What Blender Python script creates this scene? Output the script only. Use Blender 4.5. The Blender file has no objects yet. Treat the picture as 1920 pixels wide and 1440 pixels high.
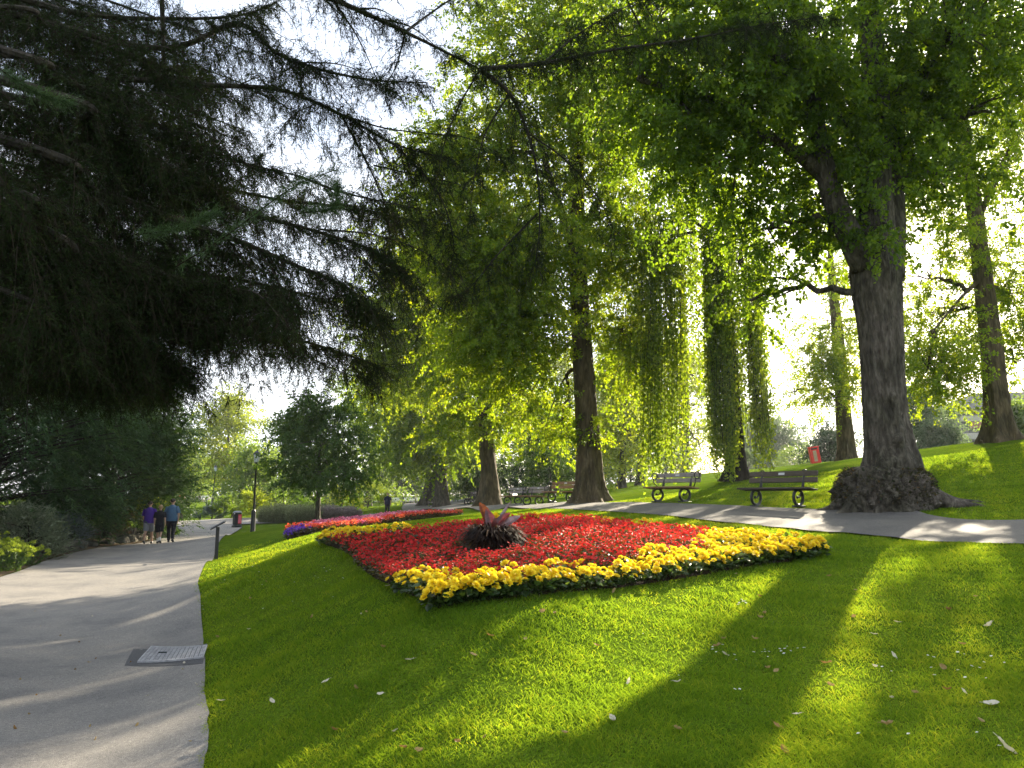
import bpy, math, random
import numpy as np
from mathutils import Vector, Matrix

# ------------------------------------------------------------------ camera, sky, sun, exposure
SC = bpy.context.scene
COL = SC.collection
R = math.radians
CAMZ = 2.05
PITCH = math.atan(210 / 1400.0)
cam_data = bpy.data.cameras.new("camera")
cam = bpy.data.objects.new("camera", cam_data)
COL.objects.link(cam)
cam.location = (0, 0, CAMZ)
cam.rotation_euler = (R(90) + PITCH, 0, 0)
cam_data.sensor_fit = 'HORIZONTAL'
cam_data.sensor_width = 36.0
cam_data.lens = 1400 / 1920 * 36.0
cam_data.clip_start = 0.05
cam_data.clip_end = 3000
SC.camera = cam

SUN_AZ, SUN_EL = R(32.1), R(23.7)
SUN = np.array([math.sin(SUN_AZ) * math.cos(SUN_EL), math.cos(SUN_AZ) * math.cos(SUN_EL), math.sin(SUN_EL)])
world = bpy.data.worlds.new("World")
SC.world = world
world.use_nodes = True
wn = world.node_tree.nodes
wl = world.node_tree.links
wn.clear()
w_out = wn.new("ShaderNodeOutputWorld")
w_bg = wn.new("ShaderNodeBackground")
w_sky = wn.new("ShaderNodeTexSky")
w_sky.sky_type = 'NISHITA'
w_sky.sun_disc = False
w_sky.sun_elevation = SUN_EL
w_sky.sun_rotation = SUN_AZ
w_sky.air_density = 1.0
w_sky.dust_density = 1.6
w_sky.ozone_density = 1.2
w_bg.inputs['Strength'].default_value = 0.065
# thin bright cloud over the blue
w_tc = wn.new("ShaderNodeTexCoord")
w_map = wn.new("ShaderNodeMapping")
w_map.inputs['Scale'].default_value = (1.2, 1.2, 3.0)
w_noise = wn.new("ShaderNodeTexNoise")
w_noise.inputs['Scale'].default_value = 2.3
w_noise.inputs['Detail'].default_value = 6
w_ramp = wn.new("ShaderNodeValToRGB")
w_ramp.color_ramp.elements[0].position = 0.36
w_ramp.color_ramp.elements[0].color = (0.30, 0.30, 0.30, 1)
w_ramp.color_ramp.elements[1].position = 0.62
w_ramp.color_ramp.elements[1].color = (0.85, 0.85, 0.85, 1)
w_mix = wn.new("ShaderNodeMixRGB")
w_mix.inputs['Color2'].default_value = (6.6, 6.9, 7.4, 1)
wl.new(w_tc.outputs['Generated'], w_map.inputs['Vector'])
wl.new(w_map.outputs['Vector'], w_noise.inputs['Vector'])
wl.new(w_noise.outputs['Fac'], w_ramp.inputs['Fac'])
wl.new(w_ramp.outputs['Color'], w_mix.inputs['Fac'])
wl.new(w_sky.outputs['Color'], w_mix.inputs['Color1'])
wl.new(w_mix.outputs['Color'], w_bg.inputs['Color'])
wl.new(w_bg.outputs['Background'], w_out.inputs['Surface'])

sun_data = bpy.data.lights.new("sun", 'SUN')
sun_data.energy = 5.0
sun_data.angle = R(0.53)
sun_data.color = (1.0, 0.87, 0.66)
sun_ob = bpy.data.objects.new("sun", sun_data)
COL.objects.link(sun_ob)
sun_ob.rotation_euler = Vector(SUN).to_track_quat('Z', 'Y').to_euler()
sun_ob.location = (30, 50, 40)

SC.view_settings.view_transform = 'Standard'
SC.view_settings.look = 'None'
SC.view_settings.exposure = 2.2
SC.view_settings.gamma = 1.0
SC.view_settings.use_curve_mapping = False
SC.cycles.use_denoising = True
try:
    SC.cycles.denoiser = 'OPENIMAGEDENOISE'
except Exception:
    pass
SC.cycles.max_bounces = 8
SC.cycles.diffuse_bounces = 4
SC.cycles.glossy_bounces = 2
SC.cycles.transmission_bounces = 4
SC.cycles.transparent_max_bounces = 8
SC.cycles.sample_clamp_indirect = 6.0
SC.cycles.caustics_reflective = False
SC.cycles.caustics_refractive = False

rng = np.random.default_rng(7)
random.seed(7)

# ------------------------------------------------------------------ small helpers
CP, SP = math.cos(PITCH), math.sin(PITCH)

def Q(u, v, y):
    """world point at distance y ahead that the photograph shows at pixel (u, v) of 1920x1440"""
    a = (u - 960) / 1400.0
    b = (720 - v) / 1400.0
    dy = CP - b * SP
    dz = SP + b * CP
    return np.array([a / dy * y, y, CAMZ + dz / dy * y])

def G0(u, v, z=0.0):
    b = (720 - v) / 1400.0
    dy = CP - b * SP
    dz = SP + b * CP
    y = (z - CAMZ) * dy / dz
    return Q(u, v, y)

def nrm(a):
    a = np.asarray(a, float)
    return a / np.maximum(np.linalg.norm(a, axis=-1, keepdims=True), 1e-9)

def rand_unit(n):
    return nrm(rng.normal(size=(n, 3)))

def inpoly(x, y, poly):
    x = np.asarray(x); y = np.asarray(y)
    r = np.zeros(x.shape, bool)
    p = np.asarray(poly)[:, :2]
    j = len(p) - 1
    for i in range(len(p)):
        c = ((p[i, 1] > y) != (p[j, 1] > y)) & (x < (p[j, 0] - p[i, 0]) * (y - p[i, 1]) / (p[j, 1] - p[i, 1] + 1e-12) + p[i, 0])
        r ^= c
        j = i
    return r

def resample(pts, n):
    """Catmull-Rom through pts, n samples"""
    p = np.asarray(pts, float)
    if len(p) == 2:
        t = np.linspace(0, 1, n)[:, None]
        return p[0] * (1 - t) + p[1] * t
    P = np.vstack([2 * p[0] - p[1], p, 2 * p[-1] - p[-2]])
    seg = len(p) - 1
    T = np.linspace(0, seg, n)
    i = np.minimum(T.astype(int), seg - 1)
    t = (T - i)[:, None]
    a, b, c, d = P[i], P[i + 1], P[i + 2], P[i + 3]
    return 0.5 * ((2 * b) + (-a + c) * t + (2 * a - 5 * b + 4 * c - d) * t ** 2 + (-a + 3 * b - 3 * c + d) * t ** 3)

class MB:
    """collects triangles and quads into one mesh"""
    def __init__(self):
        self.v, self.t, self.q = [], [], []
        self.n = 0
    def add(self, v, tris=None, quads=None, mat=0, tint=None):
        v = np.asarray(v, float).reshape(-1, 3)
        for f, k, store in ((tris, 3, self.t), (quads, 4, self.q)):
            if f is not None and len(f):
                f = np.asarray(f, np.int64).reshape(-1, k)
                if tint is None:
                    tn = np.full(len(f), 0.5)
                else:
                    tn = np.broadcast_to(tint, (len(f),)) if np.ndim(tint) == 0 else np.asarray(tint)
                store.append((f + self.n, np.full(len(f), mat), tn))
        self.v.append(v)
        self.n += len(v)
        return self
    def tube(self, pts, rad, sides=6, mat=0, cap=True, tint=None):
        pts = np.asarray(pts, float)
        n = len(pts)
        rad = np.broadcast_to(rad, (n,)) if np.ndim(rad) == 0 else np.asarray(rad, float)
        tg = nrm(np.gradient(pts, axis=0))
        ref = np.array([0, 0, 1.0]) if abs(tg[0, 2]) < 0.8 else np.array([1.0, 0, 0])
        a = np.zeros((n, 3)); 
        u = nrm(np.cross(tg[0], ref))
        for i in range(n):
            u = u - tg[i] * np.dot(u, tg[i])
            u = u / (np.linalg.norm(u) + 1e-9)
            a[i] = u
        b = np.cross(tg, a)
        th = np.linspace(0, 2 * np.pi, sides, endpoint=False)
        V = pts[:, None] + rad[:, None, None] * (np.cos(th)[None, :, None] * a[:, None] + np.sin(th)[None, :, None] * b[:, None])
        ii, jj = np.meshgrid(np.arange(n - 1), np.arange(sides), indexing='ij')
        q = np.stack([ii * sides + jj, ii * sides + (jj + 1) % sides, (ii + 1) * sides + (jj + 1) % sides, (ii + 1) * sides + jj], -1).reshape(-1, 4)
        V = V.reshape(-1, 3)
        tris = None
        if cap and sides > 2:
            V = np.vstack([V, pts[0], pts[-1]])
            k = np.arange(sides)
            t0 = np.stack([(k + 1) % sides, k, np.full(sides, n * sides)], -1)
            t1 = np.stack([(n - 1) * sides + k, (n - 1) * sides + (k + 1) % sides, np.full(sides, n * sides + 1)], -1)
            tris = np.vstack([t0, t1])
        return self.add(V, tris, q, mat, tint)
    def box(self, c, s, rot=None, mat=0, bev=0.0):
        """box centred at c with full sizes s; bevelled edges by an inset second shell when bev > 0"""
        c = np.asarray(c, float); h = np.asarray(s, float) / 2
        if bev <= 0:
            sg = np.array([[x, y, z] for z in (-1, 1) for y in (-1, 1) for x in (-1, 1)], float)
            V = sg * h
            q = [[0, 2, 3, 1], [4, 5, 7, 6], [0, 1, 5, 4], [2, 6, 7, 3], [0, 4, 6, 2], [1, 3, 7, 5]]
            t = None
        else:
            bev = min(bev, h.min() * 0.9)
            V = []; idx = {}
            for z in (-1, 1):
                for y in (-1, 1):
                    for x in (-1, 1):
                        s3 = np.array([x, y, z], float)
                        for ax in range(3):
                            p = s3 * (h - bev); p[ax] = s3[ax] * h[ax]
                            idx[(x, y, z, ax)] = len(V); V.append(p)
            V = np.array(V); q = []; t = []
            for ax in range(3):
                o1, o2 = [(1, 2), (2, 0), (0, 1)][ax]
                for s in (-1, 1):
                    L = []
                    for (e, f) in ((-1, -1), (1, -1), (1, 1), (-1, 1)):
                        k = [0, 0, 0]; k[ax] = s; k[o1] = e; k[o2] = f
                        L.append(idx[(*k, ax)])
                    q.append(L if s > 0 else L[::-1])
                for e in (-1, 1):
                    for f in (-1, 1):
                        k0 = [0, 0, 0]; k1 = [0, 0, 0]
                        k0[ax] = -1; k1[ax] = 1; k0[o1] = k1[o1] = e; k0[o2] = k1[o2] = f
                        L = [idx[(*k0, o1)], idx[(*k1, o1)], idx[(*k1, o2)], idx[(*k0, o2)]]
                        q.append(L if e * f < 0 else L[::-1])
            for z in (-1, 1):
                for y in (-1, 1):
                    for x in (-1, 1):
                        L = [idx[(x, y, z, 0)], idx[(x, y, z, 1)], idx[(x, y, z, 2)]]
                        t.append(L if x * y * z > 0 else L[::-1])
        if rot is not None:
            V = V @ np.asarray(rot).T
        return self.add(V + c, t, q, mat)
    def lathe(self, prof, c=(0, 0, 0), sides=20, mat=0):
        prof = np.asarray(prof, float)
        th = np.linspace(0, 2 * np.pi, sides, endpoint=False)
        V = np.stack([prof[:, 0, None] * np.cos(th), prof[:, 0, None] * np.sin(th), np.broadcast_to(prof[:, 1, None], (len(prof), sides))], -1).reshape(-1, 3)
        n = len(prof)
        ii, jj = np.meshgrid(np.arange(n - 1), np.arange(sides), indexing='ij')
        q = np.stack([ii * sides + jj, ii * sides + (jj + 1) % sides, (ii + 1) * sides + (jj + 1) % sides, (ii + 1) * sides + jj], -1).reshape(-1, 4)
        return self.add(V + np.asarray(c, float), None, q, mat)
    def leaves(self, base, d, n, L, W, fold=0.18, mat=0, tint=None, hexa=False, curl=0.0):
        """one folded leaf per row: base point, direction, normal, length, width"""
        m = len(base)
        if m == 0:
            return self
        d = nrm(d)
        n = nrm(n - d * (n * d).sum(1, keepdims=True))
        s = np.cross(n, d)
        L = np.broadcast_to(L, (m,))[:, None]; W = np.broadcast_to(W, (m,))[:, None]
        tip = base + d * L - n * L * curl
        if tint is None:
            tint = rng.random(m)
        if not hexa:
            r = base + d * L * 0.45 + s * W * 0.5 + n * W * fold
            l = base + d * L * 0.45 - s * W * 0.5 + n * W * fold
            V = np.stack([base, r, tip, l], 1).reshape(-1, 3)
            k = np.arange(m)[:, None] * 4
            f = np.stack([k + np.array([0, 1, 2]), k + np.array([0, 2, 3])], 1).reshape(-1, 3)
            return self.add(V, f, None, mat, np.repeat(tint, 2))
        r1 = base + d * L * 0.22 + s * W * 0.46 + n * W * fold
        r2 = base + d * L * 0.62 + s * W * 0.42 + n * W * fold
        l1 = base + d * L * 0.22 - s * W * 0.46 + n * W * fold
        l2 = base + d * L * 0.62 - s * W * 0.42 + n * W * fold
        V = np.stack([base, r1, r2, tip, l2, l1], 1).reshape(-1, 3)
        k = np.arange(m)[:, None] * 6
        f = np.stack([k + np.array([0, 1, 2, 3]), k + np.array([0, 3, 4, 5])], 1).reshape(-1, 4)
        return self.add(V, None, f, mat, np.repeat(tint, 2))
    def slivers(self, p, d, L, w, mat=0, tint=None, wd=None):
        m = len(p)
        if m == 0:
            return self
        d = nrm(d)
        s = nrm(np.cross(d, rand_unit(m) if wd is None else wd)) * (np.broadcast_to(w, (m,))[:, None] * 0.5)
        tip = p + d * np.broadcast_to(L, (m,))[:, None]
        V = np.stack([p - s, p + s, tip], 1).reshape(-1, 3)
        f = np.arange(m * 3).reshape(-1, 3)
        return self.add(V, f, None, mat, rng.random(m) if tint is None else tint)
    def mesh(self, name, mats, off=(0, 0, 0), smooth=False):
        me = bpy.data.meshes.new(name)
        V = (np.vstack(self.v) - np.asarray(off, float)).astype(np.float32)
        me.vertices.add(len(V))
        me.vertices.foreach_set('co', V.ravel())
        loops, starts, mi, tn = [], [], [], []
        s = 0
        for store, k in ((self.t, 3), (self.q, 4)):
            if store:
                f = np.vstack([a[0] for a in store])
                loops.append(f.ravel()); starts.append(s + np.arange(len(f)) * k); s += f.size
                mi.append(np.concatenate([a[1] for a in store])); tn.append(np.concatenate([a[2] for a in store]))
        loops = np.concatenate(loops).astype(np.int32); starts = np.concatenate(starts).astype(np.int32)
        me.loops.add(len(loops))
        me.loops.foreach_set('vertex_index', loops)
        me.polygons.add(len(starts))
        me.polygons.foreach_set('loop_start', starts)
        me.polygons.foreach_set('material_index', np.concatenate(mi).astype(np.int32))
        me.polygons.foreach_set('use_smooth', np.full(len(starts), smooth))
        for m in (mats if isinstance(mats, (list, tuple)) else [mats]):
            me.materials.append(m)
        at = me.attributes.new("tint", 'FLOAT', 'FACE')
        at.data.foreach_set('value', np.concatenate(tn).astype(np.float32))
        me.update(calc_edges=True)
        return me
    def build(self, name, mats, parent=None, off=(0, 0, 0), smooth=False, loc=None):
        o = bpy.data.objects.new(name, self.mesh(name, mats, off, smooth))
        COL.objects.link(o)
        if parent is not None:
            o.parent = parent
        if loc is not None:
            o.location = loc
        return o

def tag(o, label=None, cat=None, group=None, kind=None):
    if label: o['label'] = label
    if cat: o['category'] = cat
    if group: o['group'] = group
    if kind: o['kind'] = kind
    return o

def thing(name, label, cat, loc, rz=0.0, group=None):
    o = bpy.data.objects.new(name, None)
    o.empty_display_size = 0.2
    COL.objects.link(o)
    o.location = tuple(float(c) for c in loc)
    o.rotation_euler = (0, 0, rz)
    return tag(o, label, cat, group)

def copy_tree(o, loc, rz=None, scale=None, label=None, parent=None):
    c = o.copy(); COL.objects.link(c)
    c.parent = parent
    if parent is None:
        c.location = tuple(float(q) for q in loc)
        if rz is not None: c.rotation_euler = (o.rotation_euler[0], o.rotation_euler[1], rz)
        if scale is not None: c.scale = (scale,) * 3
        if label: c['label'] = label
    for ch in list(o.children):
        copy_tree(ch, None, parent=c)
    return c

def rotz(a):
    c, s = math.cos(a), math.sin(a)
    return np.array([[c, -s, 0], [s, c, 0], [0, 0, 1.0]])

def rotx(a):
    c, s = math.cos(a), math.sin(a)
    return np.array([[1.0, 0, 0], [0, c, -s], [0, s, c]])

def roty(a):
    c, s = math.cos(a), math.sin(a)
    return np.array([[c, 0, s], [0, 1.0, 0], [-s, 0, c]])

# ------------------------------------------------------------------ materials
def newmat(name):
    m = bpy.data.materials.new(name); m.use_nodes = True
    nt = m.node_tree; nt.nodes.clear()
    return m, nt, nt.nodes.new("ShaderNodeOutputMaterial")

def ramp(nt, stops):
    r = nt.nodes.new("ShaderNodeValToRGB")
    e = r.color_ramp.elements
    while len(e) < len(stops): e.new(0.5)
    for i, (p, c) in enumerate(stops):
        e[i].position = p; e[i].color = (*c, 1)
    return r

def leaf_mat(name, dark, mid, light, trans, tfac=0.45, rough=0.5, spec=0.3):
    """leaf: colour varies leaf by leaf; light passes through the blade"""
    m, nt, out = newmat(name)
    at = nt.nodes.new("ShaderNodeAttribute"); at.attribute_name = "tint"
    r = ramp(nt, [(0.0, dark), (0.55, mid), (1.0, light)])
    nt.links.new(at.outputs['Fac'], r.inputs['Fac'])
    b = nt.nodes.new("ShaderNodeBsdfPrincipled")
    b.inputs['Roughness'].default_value = rough
    b.inputs['Specular IOR Level'].default_value = spec
    nt.links.new(r.outputs['Color'], b.inputs['Base Color'])
    if tfac > 0:
        t = nt.nodes.new("ShaderNodeBsdfTranslucent")
        k = [c / max(1e-4, q) for c, q in zip(trans, mid)]
        mul = nt.nodes.new("ShaderNodeMixRGB"); mul.blend_type = 'MULTIPLY'; mul.inputs['Fac'].default_value = 1
        mul.inputs['Color2'].default_value = (*k, 1)
        nt.links.new(r.outputs['Color'], mul.inputs['Color1'])
        nt.links.new(mul.outputs['Color'], t.inputs['Color'])
        mx = nt.nodes.new("ShaderNodeMixShader"); mx.inputs['Fac'].default_value = tfac
        nt.links.new(b.outputs['BSDF'], mx.inputs[1]); nt.links.new(t.outputs['BSDF'], mx.inputs[2])
        nt.links.new(mx.outputs['Shader'], out.inputs['Surface'])
    else:
        nt.links.new(b.outputs['BSDF'], out.inputs['Surface'])
    return m

def noise_mat(name, stops, scale=5.0, stretch=(1, 1, 1), rough=0.7, spec=0.3, bump=0.0, bscale=None, metallic=0.0, detail=6.0, coord='Object'):
    m, nt, out = newmat(name)
    tc = nt.nodes.new("ShaderNodeTexCoord")
    mp = nt.nodes.new("ShaderNodeMapping"); mp.inputs['Scale'].default_value = stretch
    nt.links.new(tc.outputs[coord], mp.inputs['Vector'])
    nz = nt.nodes.new("ShaderNodeTexNoise"); nz.inputs['Scale'].default_value = scale; nz.inputs['Detail'].default_value = detail
    nt.links.new(mp.outputs['Vector'], nz.inputs['Vector'])
    r = ramp(nt, stops)
    nt.links.new(nz.outputs['Fac'], r.inputs['Fac'])
    b = nt.nodes.new("ShaderNodeBsdfPrincipled")
    b.inputs['Roughness'].default_value = rough; b.inputs['Specular IOR Level'].default_value = spec
    b.inputs['Metallic'].default_value = metallic
    nt.links.new(r.outputs['Color'], b.inputs['Base Color'])
    if bump > 0:
        n2 = nt.nodes.new("ShaderNodeTexNoise"); n2.inputs['Scale'].default_value = bscale or scale * 3; n2.inputs['Detail'].default_value = 8
        nt.links.new(mp.outputs['Vector'], n2.inputs['Vector'])
        bp = nt.nodes.new("ShaderNodeBump"); bp.inputs['Strength'].default_value = bump; bp.inputs['Distance'].default_value = 0.05
        nt.links.new(n2.outputs['Fac'], bp.inputs['Height'])
        nt.links.new(bp.outputs['Normal'], b.inputs['Normal'])
    nt.links.new(b.outputs['BSDF'], out.inputs['Surface'])
    return m

def flat(name, c, var=0.12, rough=0.6, scale=8.0, spec=0.3, **k):
    return noise_mat(name, [(0.3, tuple(x * (1 - var) for x in c)), (0.7, tuple(min(1, x * (1 + var)) for x in c))], scale, rough=rough, spec=spec, **k)

M = {}
M['lime_leaf'] = leaf_mat('lime_leaf', (0.030, 0.060, 0.009), (0.055, 0.105, 0.012), (0.095, 0.150, 0.016), (0.25, 0.39, 0.011), 0.5, spec=0.2)
M['lime_leaf_b'] = leaf_mat('lime_leaf_fresh', (0.038, 0.075, 0.010), (0.068, 0.125, 0.013), (0.12, 0.17, 0.016), (0.35, 0.48, 0.010), 0.54, spec=0.2)
M['weep_leaf'] = leaf_mat('weeping_leaf', (0.03, 0.060, 0.010), (0.060, 0.105, 0.014), (0.10, 0.15, 0.02), (0.36, 0.48, 0.014), 0.55)
M['far_leaf'] = leaf_mat('far_leaf', (0.040, 0.075, 0.015), (0.065, 0.12, 0.022), (0.10, 0.16, 0.03), (0.24, 0.36, 0.03), 0.5)
M['far_yellow'] = leaf_mat('yellow_green_leaf', (0.08, 0.12, 0.012), (0.14, 0.19, 0.015), (0.22, 0.26, 0.02), (0.36, 0.44, 0.02), 0.5)
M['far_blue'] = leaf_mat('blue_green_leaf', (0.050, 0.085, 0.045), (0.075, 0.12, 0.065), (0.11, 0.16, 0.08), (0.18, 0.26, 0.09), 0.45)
M['mid_leaf'] = leaf_mat('mid_leaf', (0.022, 0.050, 0.012), (0.038, 0.085, 0.016), (0.06, 0.11, 0.02), (0.12, 0.22, 0.014), 0.4)
M['dark_leaf'] = leaf_mat('dark_leaf', (0.016, 0.036, 0.017), (0.030, 0.064, 0.028), (0.05, 0.09, 0.035), (0.05, 0.09, 0.012), 0.25)
M['yew_leaf'] = leaf_mat('yew_leaf', (0.016, 0.042, 0.014), (0.030, 0.074, 0.022), (0.058, 0.115, 0.030), (0.07, 0.14, 0.016), 0.28, rough=0.6, spec=0.2)
M['conifer'] = leaf_mat('conifer_needle', (0.010, 0.020, 0.007), (0.019, 0.036, 0.011), (0.038, 0.058, 0.016), (0.04, 0.065, 0.01), 0.2, rough=0.8, spec=0.05)
M['conifer_fresh'] = leaf_mat('conifer_needle_fresh', (0.02, 0.045, 0.012), (0.035, 0.075, 0.018), (0.06, 0.11, 0.03), (0.05, 0.1, 0.02), 0.3)
M['silver_leaf'] = leaf_mat('silver_leaf', (0.10, 0.13, 0.08), (0.17, 0.20, 0.13), (0.30, 0.33, 0.26), (0.18, 0.24, 0.10), 0.3)
M['lime_bract'] = leaf_mat('yellow_green_bract', (0.14, 0.19, 0.02), (0.24, 0.30, 0.03), (0.36, 0.40, 0.06), (0.36, 0.46, 0.03), 0.4)
M['grey_herb'] = leaf_mat('grey_green_herb', (0.09, 0.11, 0.06), (0.16, 0.18, 0.10), (0.26, 0.27, 0.16), (0.26, 0.30, 0.12), 0.4)
M['lilac_herb'] = leaf_mat('lilac_herb', (0.14, 0.13, 0.11), (0.24, 0.20, 0.20), (0.32, 0.24, 0.30), (0.26, 0.22, 0.20), 0.4)
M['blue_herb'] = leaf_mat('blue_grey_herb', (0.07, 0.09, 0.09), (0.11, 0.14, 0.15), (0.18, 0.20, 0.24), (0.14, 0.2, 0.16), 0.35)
M['grass'] = leaf_mat('grass_blade', (0.036, 0.088, 0.010), (0.068, 0.142, 0.012), (0.14, 0.20, 0.022), (0.31, 0.45, 0.016), 0.5, rough=0.8, spec=0.06)
M['shoots'] = leaf_mat('burr_shoots', (0.02, 0.028, 0.01), (0.05, 0.045, 0.015), (0.11, 0.07, 0.025), (0.12, 0.09, 0.02), 0.3)
M['beg_leaf'] = leaf_mat('begonia_leaf', (0.014, 0.030, 0.010), (0.026, 0.055, 0.014), (0.05, 0.085, 0.02), (0.08, 0.14, 0.015), 0.3, rough=0.35, spec=0.5)
M['bronze_leaf'] = leaf_mat('bronze_leaf', (0.020, 0.018, 0.008), (0.045, 0.040, 0.012), (0.07, 0.08, 0.02), (0.12, 0.08, 0.015), 0.35, rough=0.35, spec=0.5)
M['red_petal'] = leaf_mat('red_petal', (0.36, 0.008, 0.012), (0.55, 0.014, 0.018), (0.72, 0.05, 0.05), (0.75, 0.03, 0.02), 0.4, rough=0.45)
M['yellow_petal'] = leaf_mat('yellow_petal', (0.74, 0.50, 0.010), (0.83, 0.67, 0.022), (0.88, 0.78, 0.07), (0.92, 0.72, 0.02), 0.42, rough=0.5)
M['pink_petal'] = leaf_mat('pink_petal', (0.48, 0.07, 0.18), (0.70, 0.20, 0.36), (0.84, 0.46, 0.58), (0.80, 0.24, 0.36), 0.42)
M['coral_petal'] = leaf_mat('coral_petal', (0.55, 0.02, 0.03), (0.74, 0.08, 0.06), (0.86, 0.26, 0.14), (0.85, 0.14, 0.06), 0.42)
M['violet_petal'] = leaf_mat('violet_petal', (0.06, 0.02, 0.26), (0.11, 0.04, 0.42), (0.2, 0.08, 0.52), (0.18, 0.06, 0.5), 0.35)
M['strap_leaf'] = leaf_mat('dark_strap_leaf', (0.012, 0.008, 0.007), (0.030, 0.016, 0.012), (0.09, 0.055, 0.03), (0.10, 0.05, 0.02), 0.25, rough=0.6, spec=0.15)
M['canna_a'] = leaf_mat('canna_leaf_orange', (0.09, 0.02, 0.008), (0.14, 0.035, 0.010), (0.18, 0.05, 0.014), (0.36, 0.10, 0.012), 0.4, rough=0.4, spec=0.35)
M['canna_b'] = leaf_mat('canna_leaf_maroon', (0.04, 0.012, 0.014), (0.07, 0.018, 0.02), (0.1, 0.03, 0.03), (0.35, 0.04, 0.03), 0.35, rough=0.28, spec=0.6)
M['daisy'] = leaf_mat('daisy_petal', (0.7, 0.7, 0.66), (0.8, 0.8, 0.76), (0.85, 0.85, 0.82), (0.7, 0.7, 0.6), 0.3)
M['dry_leaf'] = leaf_mat('dry_leaf', (0.20, 0.14, 0.05), (0.27, 0.19, 0.075), (0.36, 0.27, 0.12), (0.28, 0.18, 0.06), 0.3)
M['pale_leaf'] = leaf_mat('pale_dry_leaf', (0.40, 0.36, 0.26), (0.5, 0.46, 0.36), (0.62, 0.58, 0.48), (0.45, 0.38, 0.22), 0.3)
M['orange_leaf'] = leaf_mat('orange_dry_leaf', (0.20, 0.11, 0.035), (0.25, 0.145, 0.045), (0.3, 0.18, 0.06), (0.26, 0.14, 0.04), 0.3)

def bark_mat(name, dark, mid, light, zs=0.22, scale=9.0, bump=0.9):
    m, nt, out = newmat(name)
    tc = nt.nodes.new("ShaderNodeTexCoord")
    mp = nt.nodes.new("ShaderNodeMapping"); mp.inputs['Scale'].default_value = (1, 1, zs)
    nt.links.new(tc.outputs['Object'], mp.inputs['Vector'])
    n1 = nt.nodes.new("ShaderNodeTexNoise"); n1.inputs['Scale'].default_value = scale; n1.inputs['Detail'].default_value = 9; n1.inputs['Distortion'].default_value = 0.5
    n2 = nt.nodes.new("ShaderNodeTexNoise"); n2.inputs['Scale'].default_value = 1.3; n2.inputs['Detail'].default_value = 5
    v = nt.nodes.new("ShaderNodeTexVoronoi"); v.feature = 'DISTANCE_TO_EDGE'; v.inputs['Scale'].default_value = scale * 1.3
    nt.links.new(mp.outputs['Vector'], n1.inputs['Vector']); nt.links.new(tc.outputs['Object'], n2.inputs['Vector'])
    nt.links.new(mp.outputs['Vector'], v.inputs['Vector'])
    r = ramp(nt, [(0.25, dark), (0.5, mid), (0.75, light)])
    nt.links.new(n1.outputs['Fac'], r.inputs['Fac'])
    r2 = ramp(nt, [(0.35, (0.62, 0.66, 0.55)), (0.65, (1.1, 1.08, 1.05))])
    nt.links.new(n2.outputs['Fac'], r2.inputs['Fac'])
    mul = nt.nodes.new("ShaderNodeMixRGB"); mul.blend_type = 'MULTIPLY'; mul.inputs['Fac'].default_value = 1
    nt.links.new(r.outputs['Color'], mul.inputs['Color1']); nt.links.new(r2.outputs['Color'], mul.inputs['Color2'])
    b = nt.nodes.new("ShaderNodeBsdfPrincipled"); b.inputs['Roughness'].default_value = 0.85; b.inputs['Specular IOR Level'].default_value = 0.2
    nt.links.new(mul.outputs['Color'], b.inputs['Base Color'])
    ad = nt.nodes.new("ShaderNodeMath"); ad.operation = 'MULTIPLY_ADD'; ad.inputs[1].default_value = 0.7
    nt.links.new(n1.outputs['Fac'], ad.inputs[0]); nt.links.new(v.outputs['Distance'], ad.inputs[2])
    bp = nt.nodes.new("ShaderNodeBump"); bp.inputs['Strength'].default_value = bump; bp.inputs['Distance'].default_value = 0.06
    nt.links.new(ad.outputs['Value'], bp.inputs['Height']); nt.links.new(bp.outputs['Normal'], b.inputs['Normal'])
    nt.links.new(b.outputs['BSDF'], out.inputs['Surface'])
    return m

M['bark'] = bark_mat('lime_bark', (0.024, 0.020, 0.016), (0.075, 0.064, 0.053), (0.16, 0.14, 0.118), zs=0.3, scale=11.0)
M['bark_warm'] = bark_mat('warm_bark', (0.035, 0.026, 0.015), (0.09, 0.068, 0.040), (0.17, 0.135, 0.082))
M['bark_dark'] = bark_mat('dark_bark', (0.012, 0.010, 0.008), (0.03, 0.025, 0.019), (0.06, 0.05, 0.038))
M['twig'] = flat('twig', (0.035, 0.03, 0.022), spec=0.1, rough=0.9)
M['conifer_twig'] = flat('conifer_twig', (0.022, 0.017, 0.012), spec=0.05, rough=0.9)

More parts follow.
